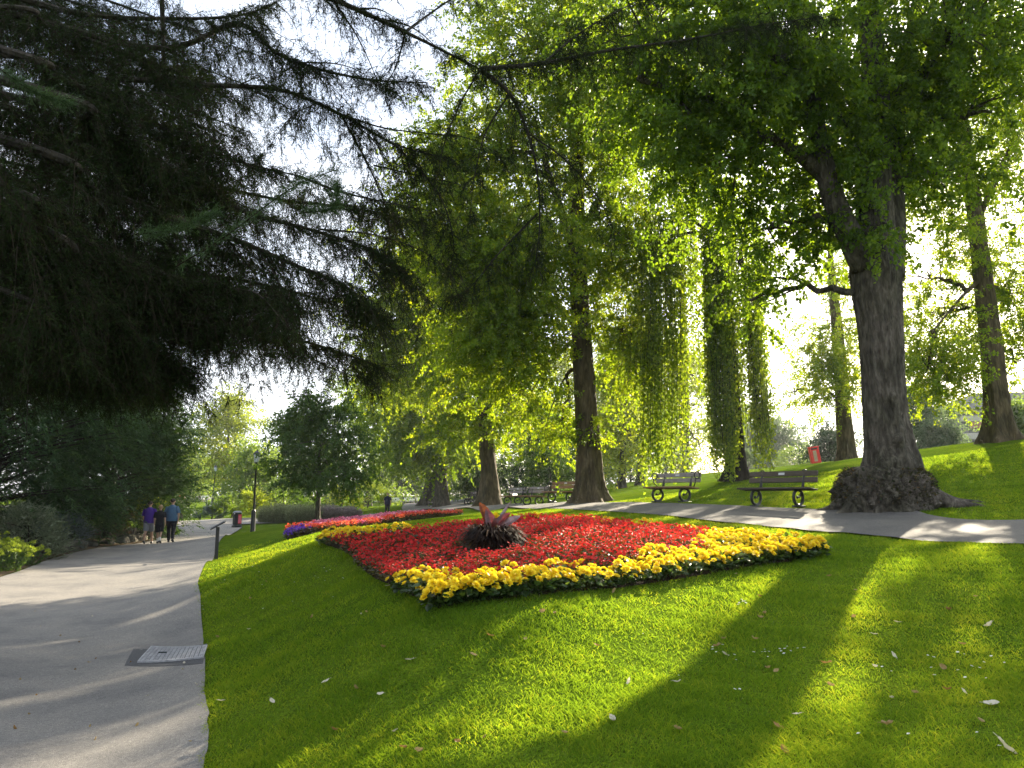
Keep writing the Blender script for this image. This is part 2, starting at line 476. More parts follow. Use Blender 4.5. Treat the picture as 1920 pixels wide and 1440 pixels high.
def lawn_mat():
    m, nt, out = newmat('lawn_turf')
    tc = nt.nodes.new("ShaderNodeTexCoord")
    n1 = nt.nodes.new("ShaderNodeTexNoise"); n1.inputs['Scale'].default_value = 0.55; n1.inputs['Detail'].default_value = 5
    n2 = nt.nodes.new("ShaderNodeTexNoise"); n2.inputs['Scale'].default_value = 38; n2.inputs['Detail'].default_value = 6
    n3 = nt.nodes.new("ShaderNodeTexNoise"); n3.inputs['Scale'].default_value = 4.5; n3.inputs['Detail'].default_value = 4
    for n in (n1, n2, n3): nt.links.new(tc.outputs['Object'], n.inputs['Vector'])
    r1 = ramp(nt, [(0.3, (0.066, 0.125, 0.010)), (0.7, (0.125, 0.185, 0.014))])
    r2 = ramp(nt, [(0.28, (0.30, 0.26, 0.3)), (0.5, (0.8, 0.8, 0.9)), (0.75, (1.35, 1.3, 1.1))])
    r3 = ramp(nt, [(0.35, (0.75, 0.8, 0.8)), (0.65, (1.15, 1.1, 1.0))])
    nt.links.new(n1.outputs['Fac'], r1.inputs['Fac']); nt.links.new(n2.outputs['Fac'], r2.inputs['Fac']); nt.links.new(n3.outputs['Fac'], r3.inputs['Fac'])
    a = nt.nodes.new("ShaderNodeMixRGB"); a.blend_type = 'MULTIPLY'; a.inputs['Fac'].default_value = 1
    b_ = nt.nodes.new("ShaderNodeMixRGB"); b_.blend_type = 'MULTIPLY'; b_.inputs['Fac'].default_value = 1
    nt.links.new(r1.outputs['Color'], a.inputs['Color1']); nt.links.new(r2.outputs['Color'], a.inputs['Color2'])
    nt.links.new(a.outputs['Color'], b_.inputs['Color1']); nt.links.new(r3.outputs['Color'], b_.inputs['Color2'])
    p = nt.nodes.new("ShaderNodeBsdfPrincipled"); p.inputs['Roughness'].default_value = 0.95; p.inputs['Specular IOR Level'].default_value = 0.0
    nt.links.new(b_.outputs['Color'], p.inputs['Base Color'])
    bp = nt.nodes.new("ShaderNodeBump"); bp.inputs['Strength'].default_value = 0.7; bp.inputs['Distance'].default_value = 0.05
    nt.links.new(n2.outputs['Fac'], bp.inputs['Height']); nt.links.new(bp.outputs['Normal'], p.inputs['Normal'])
    nt.links.new(p.outputs['BSDF'], out.inputs['Surface'])
    return m
M['lawn'] = lawn_mat()

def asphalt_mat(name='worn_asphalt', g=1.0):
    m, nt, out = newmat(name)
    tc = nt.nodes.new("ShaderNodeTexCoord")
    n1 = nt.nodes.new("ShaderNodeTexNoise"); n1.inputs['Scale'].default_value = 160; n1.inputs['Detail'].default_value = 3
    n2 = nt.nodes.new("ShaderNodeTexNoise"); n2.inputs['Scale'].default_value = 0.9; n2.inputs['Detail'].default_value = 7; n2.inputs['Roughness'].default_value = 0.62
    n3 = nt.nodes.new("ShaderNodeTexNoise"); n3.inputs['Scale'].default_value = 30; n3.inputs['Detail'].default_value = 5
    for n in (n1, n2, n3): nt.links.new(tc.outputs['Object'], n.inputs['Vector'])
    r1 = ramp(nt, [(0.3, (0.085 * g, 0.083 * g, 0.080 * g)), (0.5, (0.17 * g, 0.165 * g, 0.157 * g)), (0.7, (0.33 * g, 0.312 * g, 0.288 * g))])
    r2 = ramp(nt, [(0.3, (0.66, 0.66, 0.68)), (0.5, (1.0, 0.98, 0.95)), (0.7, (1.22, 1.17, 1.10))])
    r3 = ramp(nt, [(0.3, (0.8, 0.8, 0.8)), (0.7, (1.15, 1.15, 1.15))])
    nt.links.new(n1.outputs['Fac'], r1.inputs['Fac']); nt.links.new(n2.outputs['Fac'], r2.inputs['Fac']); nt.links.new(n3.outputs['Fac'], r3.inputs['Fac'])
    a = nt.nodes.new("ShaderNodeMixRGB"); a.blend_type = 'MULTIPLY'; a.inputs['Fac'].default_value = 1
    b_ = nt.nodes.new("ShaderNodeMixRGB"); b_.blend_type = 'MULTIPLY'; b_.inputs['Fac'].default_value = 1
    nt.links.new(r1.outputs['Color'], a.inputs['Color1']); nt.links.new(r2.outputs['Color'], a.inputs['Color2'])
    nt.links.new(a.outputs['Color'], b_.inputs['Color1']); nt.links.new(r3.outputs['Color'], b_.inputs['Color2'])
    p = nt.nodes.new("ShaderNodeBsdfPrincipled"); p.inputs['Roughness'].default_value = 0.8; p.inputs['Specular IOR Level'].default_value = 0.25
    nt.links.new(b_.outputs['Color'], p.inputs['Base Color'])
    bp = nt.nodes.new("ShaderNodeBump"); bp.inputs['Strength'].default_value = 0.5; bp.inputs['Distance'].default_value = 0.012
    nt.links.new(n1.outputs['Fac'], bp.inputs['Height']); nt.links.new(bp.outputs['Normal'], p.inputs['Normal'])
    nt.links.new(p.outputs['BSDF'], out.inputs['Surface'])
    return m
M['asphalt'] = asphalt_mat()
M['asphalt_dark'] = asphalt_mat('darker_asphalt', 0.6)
M['soil'] = noise_mat('dark_soil', [(0.3, (0.018, 0.012, 0.008)), (0.7, (0.05, 0.035, 0.022))], 20, bump=0.8, rough=0.95, spec=0.1)
M['litter'] = noise_mat('brown_litter', [(0.3, (0.05, 0.036, 0.02)), (0.7, (0.15, 0.11, 0.065))], 30, bump=0.8, rough=0.95, spec=0.1)
M['iron'] = flat('black_painted_iron', (0.012, 0.012, 0.013), rough=0.4, spec=0.5)
M['lamp_black'] = flat('black_lamp_paint', (0.010, 0.010, 0.012), rough=0.35, spec=0.5)
M['lamp_glass'] = flat('white_lamp_glass', (0.62, 0.66, 0.70), 0.05, rough=0.2, spec=0.5)
M['wood_grey'] = noise_mat('weathered_wood', [(0.3, (0.16, 0.14, 0.125)), (0.7, (0.30, 0.27, 0.25))], 6, (1, 14, 14), rough=0.75, bump=0.3)
M['wood_dark'] = noise_mat('dark_brown_wood', [(0.3, (0.045, 0.032, 0.024)), (0.7, (0.085, 0.065, 0.05))], 6, (1, 14, 14), rough=0.6, bump=0.3)
M['wood_warm'] = noise_mat('orange_brown_wood', [(0.3, (0.16, 0.085, 0.04)), (0.7, (0.28, 0.16, 0.08))], 6, (1, 14, 14), rough=0.65, bump=0.3)
M['brass'] = flat('pale_plaque', (0.5, 0.5, 0.5), 0.05, rough=0.4, spec=0.5)
M['bin_black'] = flat('black_plastic', (0.013, 0.015, 0.017), rough=0.45, spec=0.5)
M['bin_lid'] = flat('grey_lid', (0.2, 0.21, 0.23), rough=0.5)
M['bin_base'] = flat('dark_green_base', (0.018, 0.026, 0.026), rough=0.55)
M['bin_red'] = flat('red_panel', (0.52, 0.045, 0.06), rough=0.5)
M['bin_pink'] = flat('pink_notice', (0.68, 0.14, 0.22), 0.2, rough=0.5, scale=30)
M['white'] = flat('white_paint', (0.75, 0.75, 0.74), 0.05)
M['red_paint'] = flat('red_paint', (0.60, 0.022, 0.018), 0.08, rough=0.45)
M['tan_panel'] = flat('tan_panel', (0.36, 0.26, 0.17), 0.15)
M['rock'] = noise_mat('mossy_rock', [(0.3, (0.035, 0.042, 0.022)), (0.5, (0.09, 0.085, 0.07)), (0.75, (0.17, 0.15, 0.12))], 5, bump=0.9, rough=0.9, spec=0.1)
M['steel'] = flat('worn_steel', (0.25, 0.25, 0.26), 0.35, rough=0.42, scale=14, spec=0.6)
M['steel_dark'] = flat('cover_groove', (0.10, 0.10, 0.11), 0.2, rough=0.7)
M['tarmac_patch'] = noise_mat('tarmac_patch', [(0.3, (0.045, 0.046, 0.048)), (0.7, (0.09, 0.09, 0.092))], 60, bump=0.3, rough=0.85)
M['concrete'] = flat('pale_concrete', (0.36, 0.35, 0.31), 0.15, rough=0.85)
M['slate'] = flat('grey_roof_felt', (0.17, 0.17, 0.19), 0.1, rough=0.8)
M['brick'] = flat('red_brick', (0.26, 0.12, 0.09), 0.2, rough=0.85, scale=30)
M['glass_dark'] = flat('dark_window', (0.03, 0.04, 0.05), 0.1, rough=0.1, spec=0.6)
M['wall_dark'] = flat('dark_wall', (0.055, 0.06, 0.075), 0.15, rough=0.8)
M['skin'] = flat('skin', (0.42, 0.26, 0.19), 0.05, rough=0.5)
M['hair_dark'] = flat('dark_hair', (0.025, 0.018, 0.014), 0.2, rough=0.6)
M['hair_fair'] = flat('fair_hair', (0.30, 0.20, 0.11), 0.2, rough=0.6)
M['hair_white'] = flat('white_hair', (0.6, 0.58, 0.55), 0.1, rough=0.6)
M['cloth_purple'] = flat('purple_cloth', (0.055, 0.02, 0.22), 0.12, rough=0.85)
M['cloth_black'] = flat('black_cloth', (0.010, 0.010, 0.014), 0.12, rough=0.9)
M['cloth_blue'] = flat('blue_grey_cloth', (0.055, 0.11, 0.19), 0.12, rough=0.85)
M['cloth_grey'] = flat('grey_cloth', (0.20, 0.21, 0.24), 0.12, rough=0.85)
M['cloth_red'] = flat('red_cloth', (0.62, 0.07, 0.09), 0.12, rough=0.85)
M['cloth_white'] = flat('white_cloth', (0.68, 0.66, 0.63), 0.08, rough=0.85)
M['cloth_tan'] = flat('tan_cloth', (0.36, 0.29, 0.21), 0.1, rough=0.85)
M['cloth_navy'] = flat('navy_cloth', (0.012, 0.014, 0.04), 0.12, rough=0.9)

# ------------------------------------------------------------------ ground
CTRL = []
def cw(*p): CTRL.append(p)
def cp(u, v, y): CTRL.append(tuple(Q(u, v, y)))
# lower path, flat
for p in ((383, 1440), (383, 1300), (378, 1180), (370, 1100), (400, 1050), (438, 1005), (0, 1440), (0, 1250), (150, 1150), (0, 1085), (115, 1045), (255, 1022), (300, 1060)):
    cw(*G0(*p))
for p in ((350, 1440), (350, 1300), (346, 1215), (345, 1180), (345, 1100), (380, 1050)):
    cw(*G0(*p))
for p in ((-3, 0, 0), (-7, 0, 0), (-12, 6, 0), (-2.6, -6, 0), (-9, -8, 0), (-14, 14, 0.05)): cw(*p)
for p in ((-20, 20, 0.5), (-20, 30, 0.5), (-25, 35, 0.7), (-24, 10, 0.4), (-30, 50, 0.7), (-24, -10, 0.3)): cw(*p)
cw(-19, 52, 0.05); cw(-24, 62, 0.1)
# ground far left, slowly rising
cp(353, 957, 80); cp(403, 947, 74); cp(330, 944, 110); cp(470, 962, 62); cp(600, 957, 66); cp(700, 950, 80)
# near lawn
for p in ((0, 0, .45), (0, -6, .4), (5, -6, .95), (6, 0, 1.0), (3.5, 4.2, .68), (10, 4, 1.5), (-1.2, 3.0, .28), (1.5, 2.5, .55)): cw(*p)
cp(960, 1440, 4.7); cp(600, 1300, 6.7); cp(1300, 1250, 6.6)
cp(820, 1140, 7.5); cp(1150, 1105, 8.6); cp(1540, 1040, 11); cp(725, 1095, 9.6); cp(640, 1035, 13.2); cp(600, 1016, 15); cp(1850, 1090, 8.8)
# second bed, lamp, small tree
cp(570, 1006, 24); cp(540, 997, 27); cp(700, 991, 26); cp(860, 970, 33); cp(477, 998, 36.8); cp(597, 976, 36); cp(727, 967, 58)
cp(480, 1040, 24); cp(520, 1020, 23)
# bed far edge
cp(1000, 970, 19); cp(1310, 992, 14.6); cp(760, 985, 20)
# upper path
for p in ((1920, 1022, 10.5), (1650, 1008, 13), (1480, 993, 14.3), (1310, 976, 16.5), (1170, 963, 19.5), (1050, 956, 23), (950, 953, 29), (880, 953.5, 38), (800, 956, 52),
          (1920, 978, 13.4), (1580, 959, 16.9), (1380, 950, 19), (1230, 945, 22.4), (1100, 945, 27), (1010, 948, 34), (940, 948.5, 43), (850, 949, 58), (790, 944, 75)): cp(*p)
# hill on the right
for p in ((1920, 905, 19), (1880, 826, 28), (1700, 846, 31), (1590, 862, 36), (1534, 867, 47), (1450, 886, 40), (1380, 901, 28), (1450, 915, 23), (1165, 915, 47), (1205, 909, 50), (1720, 905, 21)): cp(*p)
for p in ((16, 16, 2.6), (24, 18, 4.2), (30, 40, 4.9), (40, 25, 6), (30, 60, 4.5), (16, 62, 3.9), (5, 85, 2.3), (60, 80, 5), (0, 130, 1), (-40, 130, 1.2), (-80, 90, 1.2), (-60, 40, 1), (40, -10, 4.5), (-40, -30, 0), (20, -30, 2.5), (60, 30, 6.5), (100, 100, 5), (-100, 200, 2), (0, 220, 2), (100, 220, 4), (-90, -20, .5)): cw(*p)
CT = np.array(CTRL)

def _k(d):
    return d * d * np.log(np.maximum(d, 1e-6))
def _fit():
    n = len(CT)
    d = np.linalg.norm(CT[:, None, :2] - CT[None, :, :2], axis=2)
    K = _k(d) + np.eye(n) * 0.15
    P = np.hstack([np.ones((n, 1)), CT[:, :2]])
    A = np.block([[K, P], [P.T, np.zeros((3, 3))]])
    return np.linalg.solve(A, np.concatenate([CT[:, 2], np.zeros(3)]))
TW = _fit()

def H(x, y):
    x = np.atleast_1d(np.asarray(x, float)); y = np.atleast_1d(np.asarray(y, float))
    sh = x.shape
    x = x.ravel(); y = y.ravel()
    out = np.empty(len(x))
    for i in range(0, len(x), 40000):
        a, b = x[i:i + 40000], y[i:i + 40000]
        d = np.hypot(a[:, None] - CT[None, :, 0], b[:, None] - CT[None, :, 1])
        out[i:i + 40000] = _k(d) @ TW[:len(CT)] + TW[len(CT)] + TW[len(CT) + 1] * a + TW[len(CT) + 2] * b
    # far away the ground runs level
    r = np.hypot(x, y - 40)
    f = np.clip((r - 150) / 80, 0, 1); f = f * f * (3 - 2 * f)
    out = out * (1 - f) + 2.0 * f
    return out.reshape(sh)

def h1(x, y):
    return float(H(x, y)[0])

def ground(u, v):
    """where the sight line through (u, v) meets the ground"""
    ys = np.concatenate([np.linspace(3, 40, 600), np.linspace(40.1, 160, 600)])
    P = np.array([Q(u, v, y) for y in ys])
    d = P[:, 2] - H(P[:, 0], P[:, 1])
    k = np.argmax(d < 0)
    return P[k] if d[k] < 0 else P[-1]

def on_ground(u, y):
    """ground point at distance y in the direction of column u near the horizon"""
    p = Q(u, 930, y)
    return np.array([p[0], y, h1(p[0], y)])

# ground sheet
def axis(lo, hi, step, far, ratio=1.14):
    a = list(np.arange(lo, hi + 1e-6, step))
    s, x = step, hi
    right = []
    while x < far[1]:
        s *= ratio; x += s; right.append(x)
    s, x = step, lo
    left = []
    while x > far[0]:
        s *= ratio; x -= s; left.append(x)
    return np.array(left[::-1] + a + right)

gx = axis(-13, 13, 0.25, (-600, 600))
gy = axis(-3, 26, 0.25, (-300, 900))
GX, GY = np.meshgrid(gx, gy)
GZ = H(GX, GY)
ii, jj = np.meshgrid(np.arange(len(gy) - 1), np.arange(len(gx) - 1), indexing='ij')
W_ = len(gx)
quads = np.stack([ii * W_ + jj, ii * W_ + jj + 1, (ii + 1) * W_ + jj + 1, (ii + 1) * W_ + jj], -1).reshape(-1, 4)
lawn = MB().add(np.stack([GX, GY, GZ], -1).reshape(-1, 3), None, quads).build('lawn', M['lawn'], smooth=True)
tag(lawn, kind='structure')

def xy(u, v, y):
    p = Q(u, v, y); return (p[0], p[1])
def g0(u, v):
    p = G0(u, v); return (p[0], p[1])

def drape(name, A, B, mat, n=160, m=16, lift=0.015, jag=0.0):
    """sheet between two boundary curves, laid on the ground"""
    a = resample(np.c_[np.array(A), np.zeros(len(A))], n); b = resample(np.c_[np.array(B), np.zeros(len(B))], n)
    if jag:
        for c in (a, b):
            k = rng.normal(size=n) * jag
            k = np.convolve(k, [0.25, 0.5, 0.25], 'same')
            d = nrm(b - a); c += d * k[:, None]
    t = np.linspace(0, 1, m)[None, :, None]
    P = a[:, None] * (1 - t) + b[:, None] * t
    x, y = P[..., 0], P[..., 1]
    z = H(x, y) + lift + 0.0012 * np.hypot(x, y)
    V = np.stack([x, y, z], -1).reshape(-1, 3)
    i2, j2 = np.meshgrid(np.arange(n - 1), np.arange(m - 1), indexing='ij')
    q = np.stack([i2 * m + j2, i2 * m + j2 + 1, (i2 + 1) * m + j2 + 1, (i2 + 1) * m + j2], -1).reshape(-1, 4)
    # face up
    n0 = np.cross(V[q[0, 1]] - V[q[0, 0]], V[q[0, 3]] - V[q[0, 0]])
    if n0[2] < 0: q = q[:, ::-1]
    o = MB().add(V, None, q).build(name, mat, smooth=True)
    tag(o, kind='structure')
    return np.vstack([a[:, :2], b[::-1, :2]])

LOW_R = [(-1.3, -10), (-1.3, 0), (-1.55, 3)] + [g0(*p) for p in ((383, 1440), (384, 1300), (378, 1180), (370, 1100), (400, 1050), (420, 1024))] + [(-14.2, 38), (-17.6, 49.5), (-20.0, 54)]
LOW_L = [(-9, -10), (-10, 0), (-10.8, 6)] + [(-11.6, 12)] + [g0(*p) for p in ((0, 1085), (115, 1045), (255, 1022))] + [(-16.9, 37), (-19.2, 44), (-23, 50), (-30, 56)]
P1 = drape('path', LOW_R, LOW_L, M['asphalt'], jag=0.03)
P2 = drape('path', [(-31, 53.5), (-22, 51.5), (-16.5, 53), (-10, 56), (-5.5, 57.0), (0, 60)], [(-31, 61), (-22, 57.5), (-16.5, 57.5), (-10, 60.5), (-6, 64), (-2, 70)], M['asphalt'], lift=0.03)
UP_N = [(20, -2), (13, 4.5)] + [xy(*p) for p in ((1920, 1022, 10.5), (1650, 1008, 13), (1480, 993, 14.3), (1310, 976, 16.5), (1170, 963, 19.5), (1050, 956, 23), (950, 953, 29), (880, 953, 38), (800, 956, 52))] + [(-8.5, 60), (-10.5, 75), (-15, 130)]
UP_F = [(24, 1.5), (15.5, 8)] + [xy(*p) for p in ((1920, 978, 13.4), (1700, 962, 16.2), (1580, 959, 16.9), (1380, 950, 19), (1230, 945, 22.4), (1100, 945, 27), (1010, 948, 34), (940, 948, 43), (850, 949, 56))] + [(-2.5, 66), (-4.5, 80), (-9, 132)]
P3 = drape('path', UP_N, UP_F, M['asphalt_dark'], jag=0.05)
P4 = drape('path', [(-60, 86), (-45, 84.5), (-35, 85), (-24, 88)], [(-60, 93), (-45, 91), (-35, 91), (-24, 94)], M['asphalt'], lift=0.05)
P5 = drape('path', [(-24, 126), (-15, 124), (-2, 124), (10, 128)], [(-24, 140), (-15, 137), (-2, 137), (10, 140)], M['asphalt'], lift=0.06)
# bare earth with leaf litter under the shrubs left of the path
S1 = drape('earth', [(-9.05, -10), (-10.05, 0), (-10.85, 6), (-11.65, 12)] + [tuple(np.array(g0(*p)) - (0.05, 0)) for p in ((0, 1085), (115, 1045), (255, 1022))] + [(-17, 37), (-19.3, 44)],
           [(-26, -10), (-26, 0), (-26, 6), (-27, 12), (-28, 19), (-29, 26), (-30, 32), (-30, 37), (-30, 44)], M['litter'], lift=0.02, m=40)

# first flower bed outline
FARP = []
for (u_, v_) in ((700, 1013), (860, 1000), (1000, 988), (1120, 992), (1310, 1014), (1440, 1026)):
    FARP.append((u_, v_, ground(u_, v_)[1]))
BED = [xy(*p) for p in ((820, 1137, 7.5), (725, 1092, 9.6), (660, 1045, 12.6), (606, 1018, 14.6), *FARP, (1540, 1033, 10.9), (1400, 1060, 10.0), (1150, 1105, 8.6), (960, 1130, 7.75))]
BEDc = np.array(BED).mean(0)
BED2N = [xy(*p) for p in ((546, 1003, 24.6), (580, 1002, 23.9), (640, 992, 24.6), (700, 984, 26), (780, 972, 29), (862, 965, 33))]
BED2F = [xy(*p) for p in ((536, 990, 26.6), (570, 986, 26.9), (625, 985, 27.2), (690, 985, 28.4), (775, 970, 31), (866, 963, 34.2))]

def bed_mesh(name, poly, h):
    poly = np.array(poly)
    c = poly.mean(0)
    P = resample(np.c_[np.vstack([poly, poly[:1]]), np.zeros(len(poly) + 1)], 120)[:-1, :2]
    rings = [(1.0, -0.03), (0.985, 0.02), (0.95, h * 0.6), (0.85, h), (0.6, h * 1.1), (0.3, h * 1.2), (0.02, h * 1.2)]
    V = []
    for s, dz in rings:
        p = c + (P - c) * s
        V.append(np.c_[p, H(p[:, 0], p[:, 1]) + dz])
    n = len(P); V = np.vstack(V)
    i2, j2 = np.meshgrid(np.arange(len(rings) - 1), np.arange(n), indexing='ij')
    q = np.stack([i2 * n + j2, i2 * n + (j2 + 1) % n, (i2 + 1) * n + (j2 + 1) % n, (i2 + 1) * n + j2], -1).reshape(-1, 4)
    a = np.cross(V[q[0, 1]] - V[q[0, 0]], V[q[0, 3]] - V[q[0, 0]])
    if a[2] < 0: q = q[:, ::-1]
    o = MB().add(V, None, q).build(name, M['soil'], smooth=True)
    tag(o, kind='structure')
    return P
BEDP = bed_mesh('soil', BED, 0.04)
BED2P = bed_mesh('soil', BED2N + BED2F[::-1], 0.06)

# ------------------------------------------------------------------ grass blades on the near lawn
def on_lawn(x, y):
    k = ~inpoly(x + 0.02 + 0.10 * np.abs(np.sin(y * 7.3) * np.sin(y * 19.1 + 2)) * rng.random(len(x)), y, P1)
    for p in (P2, P3, BEDP, BED2P):
        k &= ~inpoly(x, y, p)
    # only to the right of the lower path
    return k & (x > np.interp(y, [-5, 0, 3, 5.6, 11.5, 17, 24, 38], [-1.3, -1.3, -1.55, -2.4, -4.75, -7.1, -9.6, -14.2]) - 0.05 * np.sin(y * 9) * np.sin(y * 23 + 1) + 0.0)

def grass_blades():
    N = 900000
    # distance density falls so that blades stay about evenly dense in sight
    yy = (rng.random(N) * (26 ** 0.5 - 3.6 ** 0.5) + 3.6 ** 0.5) ** 2
    xx = (rng.random(N) * 2 - 1) * (0.72 * yy + 0.6)
    k = on_lawn(xx, yy)
    xx, yy = xx[k], yy[k]
    # tufts
    cl = np.sin(xx * 2.1 + np.sin(yy * 1.7) * 1.3) * np.sin(yy * 2.4 + np.sin(xx * 1.9)) + 0.7 * np.sin(xx * 9.1 + yy * 3.3) * np.sin(yy * 8.2 - xx * 2.1)
    keep = rng.random(len(xx)) < np.clip(0.72 + 0.3 * cl, 0.25, 1.0)
    xx, yy, cl = xx[keep], yy[keep], cl[keep]
    n = len(xx)
    zz = H(xx, yy)
    base = np.c_[xx, yy, zz - 0.004]
    th = rng.random(n) * 2 * np.pi
    lean = np.abs(rng.normal(0.45, 0.32, n))
    d = np.c_[np.cos(th) * lean, np.sin(th) * lean, np.ones(n)]
    d = nrm(d)
    hgt = (0.026 + 0.032 * rng.random(n) ** 1.5 + 0.016 * np.clip(cl, -0.8, 1.2)) * (1 + 0.012 * yy)
    w = (0.0032 + 0.0022 * rng.random(n)) * (0.75 + yy / 14.0)
    s = nrm(np.cross(d, np.c_[np.cos(th + 1.2), np.sin(th + 1.2), np.zeros(n)])) * (w * 0.5)[:, None]
    mid = base + d * (hgt * 0.55)[:, None]
    tip = mid + nrm(d + np.c_[np.cos(th), np.sin(th), -0.35 * np.ones(n)] * 0.75) * (hgt * 0.55)[:, None]
    V = np.stack([base - s, base + s, mid + s * 0.8, mid - s * 0.8, tip], 1).reshape(-1, 3)
    k5 = np.arange(n)[:, None] * 5
    tint = np.clip(rng.normal(0.48, 0.22, n) + 0.16 * np.sin(xx * 0.9 + 1.0) * np.sin(yy * 0.7) + 0.14 * np.sin(xx * 3.7 + yy) * np.sin(yy * 4.3 - xx * 2), 0, 1)
    mb = MB()
    mb.v.append(V); mb.n = len(V)
    mb.q.append((k5 + np.array([0, 1, 2, 3]), np.zeros(n, int), tint))
    mb.t.append((k5 + np.array([3, 2, 4]), np.zeros(n, int), tint))
    tag(mb.build('grass', M['grass']), 'short green lawn grass around the flower beds', 'grass', kind='stuff')
grass_blades()

# ------------------------------------------------------------------ trees
LIT = []      # sunlit patches of ground: (x, y, rx, ry, angle, strength)
def lit(u0, v0, u1, v1, w, st=0.93):
    a, b = ground(u0, v0), ground(u1, v1)
    d = b - a
    LIT.append(((a[0] + b[0]) / 2, (a[1] + b[1]) / 2, math.hypot(d[0], d[1]) / 2 + 0.4, w + 0.18, math.atan2(d[1], d[0]), st))
for q_ in [(380, 1168, 640, 1078, .5), (385, 1088, 590, 1026, .55), (395, 1285, 740, 1140, .7), (900, 1230, 1400, 1112, .75), (1230, 1135, 940, 1440, .55), (1570, 1095, 1450, 1400, .5), (1640, 1030, 1560, 1130, .5),
           (0, 1112, 380, 1062, .45), (60, 1180, 380, 1140, .22), (0, 1335, 380, 1262, .3), (60, 1410, 330, 1340, .25), (1430, 890, 1600, 868, 1.2), (1720, 858, 1850, 840, 1.2), (620, 1010, 760, 1060, .5), (1050, 1060, 1450, 1010, .7),
           (1150, 975, 1300, 970, .4), (1420, 985, 1560, 990, .45), (1690, 1000, 1850, 1000, .5), (820, 985, 1000, 962, .6), (560, 1005, 420, 1020, .4), (1500, 920, 1560, 900, .5)]:
    lit(*q_)
def shade_keep(C):
    """thin the crown where the photograph's sun comes through onto the ground"""
    if not LIT:
        return np.ones(len(C), bool)
    x, y, z = C[:, 0].copy(), C[:, 1].copy(), C[:, 2]
    g = np.full(len(C), 1.0)
    for _ in range(3):
        s = (z - g) / SUN[2]
        gx_, gy_ = x - SUN[0] * s, y - SUN[1] * s
        g = H(gx_, gy_)
    p = np.ones(len(C))
    for (cx, cy, rx, ry, a, st) in LIT:
        dx, dy = gx_ - cx, gy_ - cy
        u = (dx * math.cos(a) + dy * math.sin(a)) / rx
        w = (-dx * math.sin(a) + dy * math.cos(a)) / ry
        r = u * u + w * w
        p *= np.where(r < 1, 1 - st, 1.0)
    return rng.random(len(C)) < p

def trunk_surface(mb, pts, rad, sides, rings, flare=0.6, fh=0.5, lobes=5, lob=0.12, ph=0.0, bumps=(), rough=0.02, mat=0):
    """tapered, fluted trunk with a spreading foot"""
    P = resample(pts, rings)
    ln = np.concatenate([[0], np.cumsum(np.linalg.norm(np.diff(P, axis=0), axis=1))])
    kt = np.linspace(0, 1, len(rad))
    r = np.interp(np.linspace(0, 1, rings), kt, rad)
    th = np.linspace(0, 2 * np.pi, sides, endpoint=False)
    tg = nrm(np.gradient(P, axis=0))
    u = nrm(np.cross(tg, np.array([0, 1.0, 0.02]))); b = np.cross(tg, u)
    hh = ln[:, None]; T = th[None, :]
    fl = flare * np.exp(-hh / fh)
    f = 1 + fl * (1 + 0.8 * lob / 0.12 * np.cos(lobes * T + ph) * 0.5) + lob * np.exp(-hh / (fh * 5)) * np.cos(lobes * T + ph + 0.15 * hh) \
        + 0.35 * lob * np.cos((2 * lobes + 1) * T + 1.7 * ph - 0.1 * hh) * np.exp(-hh / (fh * 9)) \
        + rough * (np.sin(9 * T + 2.1 * hh + ph) + np.sin(5 * T - 3.3 * hh) + np.sin(14 * T + 0.7 * hh + 2))
    f = f + rough * 0.8 * rng.normal(size=f.shape)
    if sides > 60:
        f = f + 0.014 * np.sin(23 * T + 1.6 * np.sin(hh * 1.3)) * (1 + 0.5 * np.sin(3 * T + hh)) + 0.010 * np.sin(41 * T - 2.2 * np.sin(hh * 0.9 + 1))
    for (bt, bh, bw, bz, amp) in bumps:
        dt = (T - bt + np.pi) % (2 * np.pi) - np.pi
        f = f + amp * np.exp(-(dt / bw) ** 2 - ((hh - bh) / bz) ** 2)
    V = P[:, None] + (r[:, None] * f)[..., None] * (np.cos(T)[..., None] * u[:, None] + np.sin(T)[..., None] * b[:, None])
    i2, j2 = np.meshgrid(np.arange(rings - 1), np.arange(sides), indexing='ij')
    q = np.stack([i2 * sides + j2, i2 * sides + (j2 + 1) % sides, (i2 + 1) * sides + (j2 + 1) % sides, (i2 + 1) * sides + j2], -1).reshape(-1, 4)
    mb.add(V.reshape(-1, 3), None, q, mat)

def bez(p0, p1, p2, n):
    t = np.linspace(0, 1, n)[:, None]
    return p0 * (1 - t) ** 2 + 2 * p1 * t * (1 - t) + p2 * t ** 2

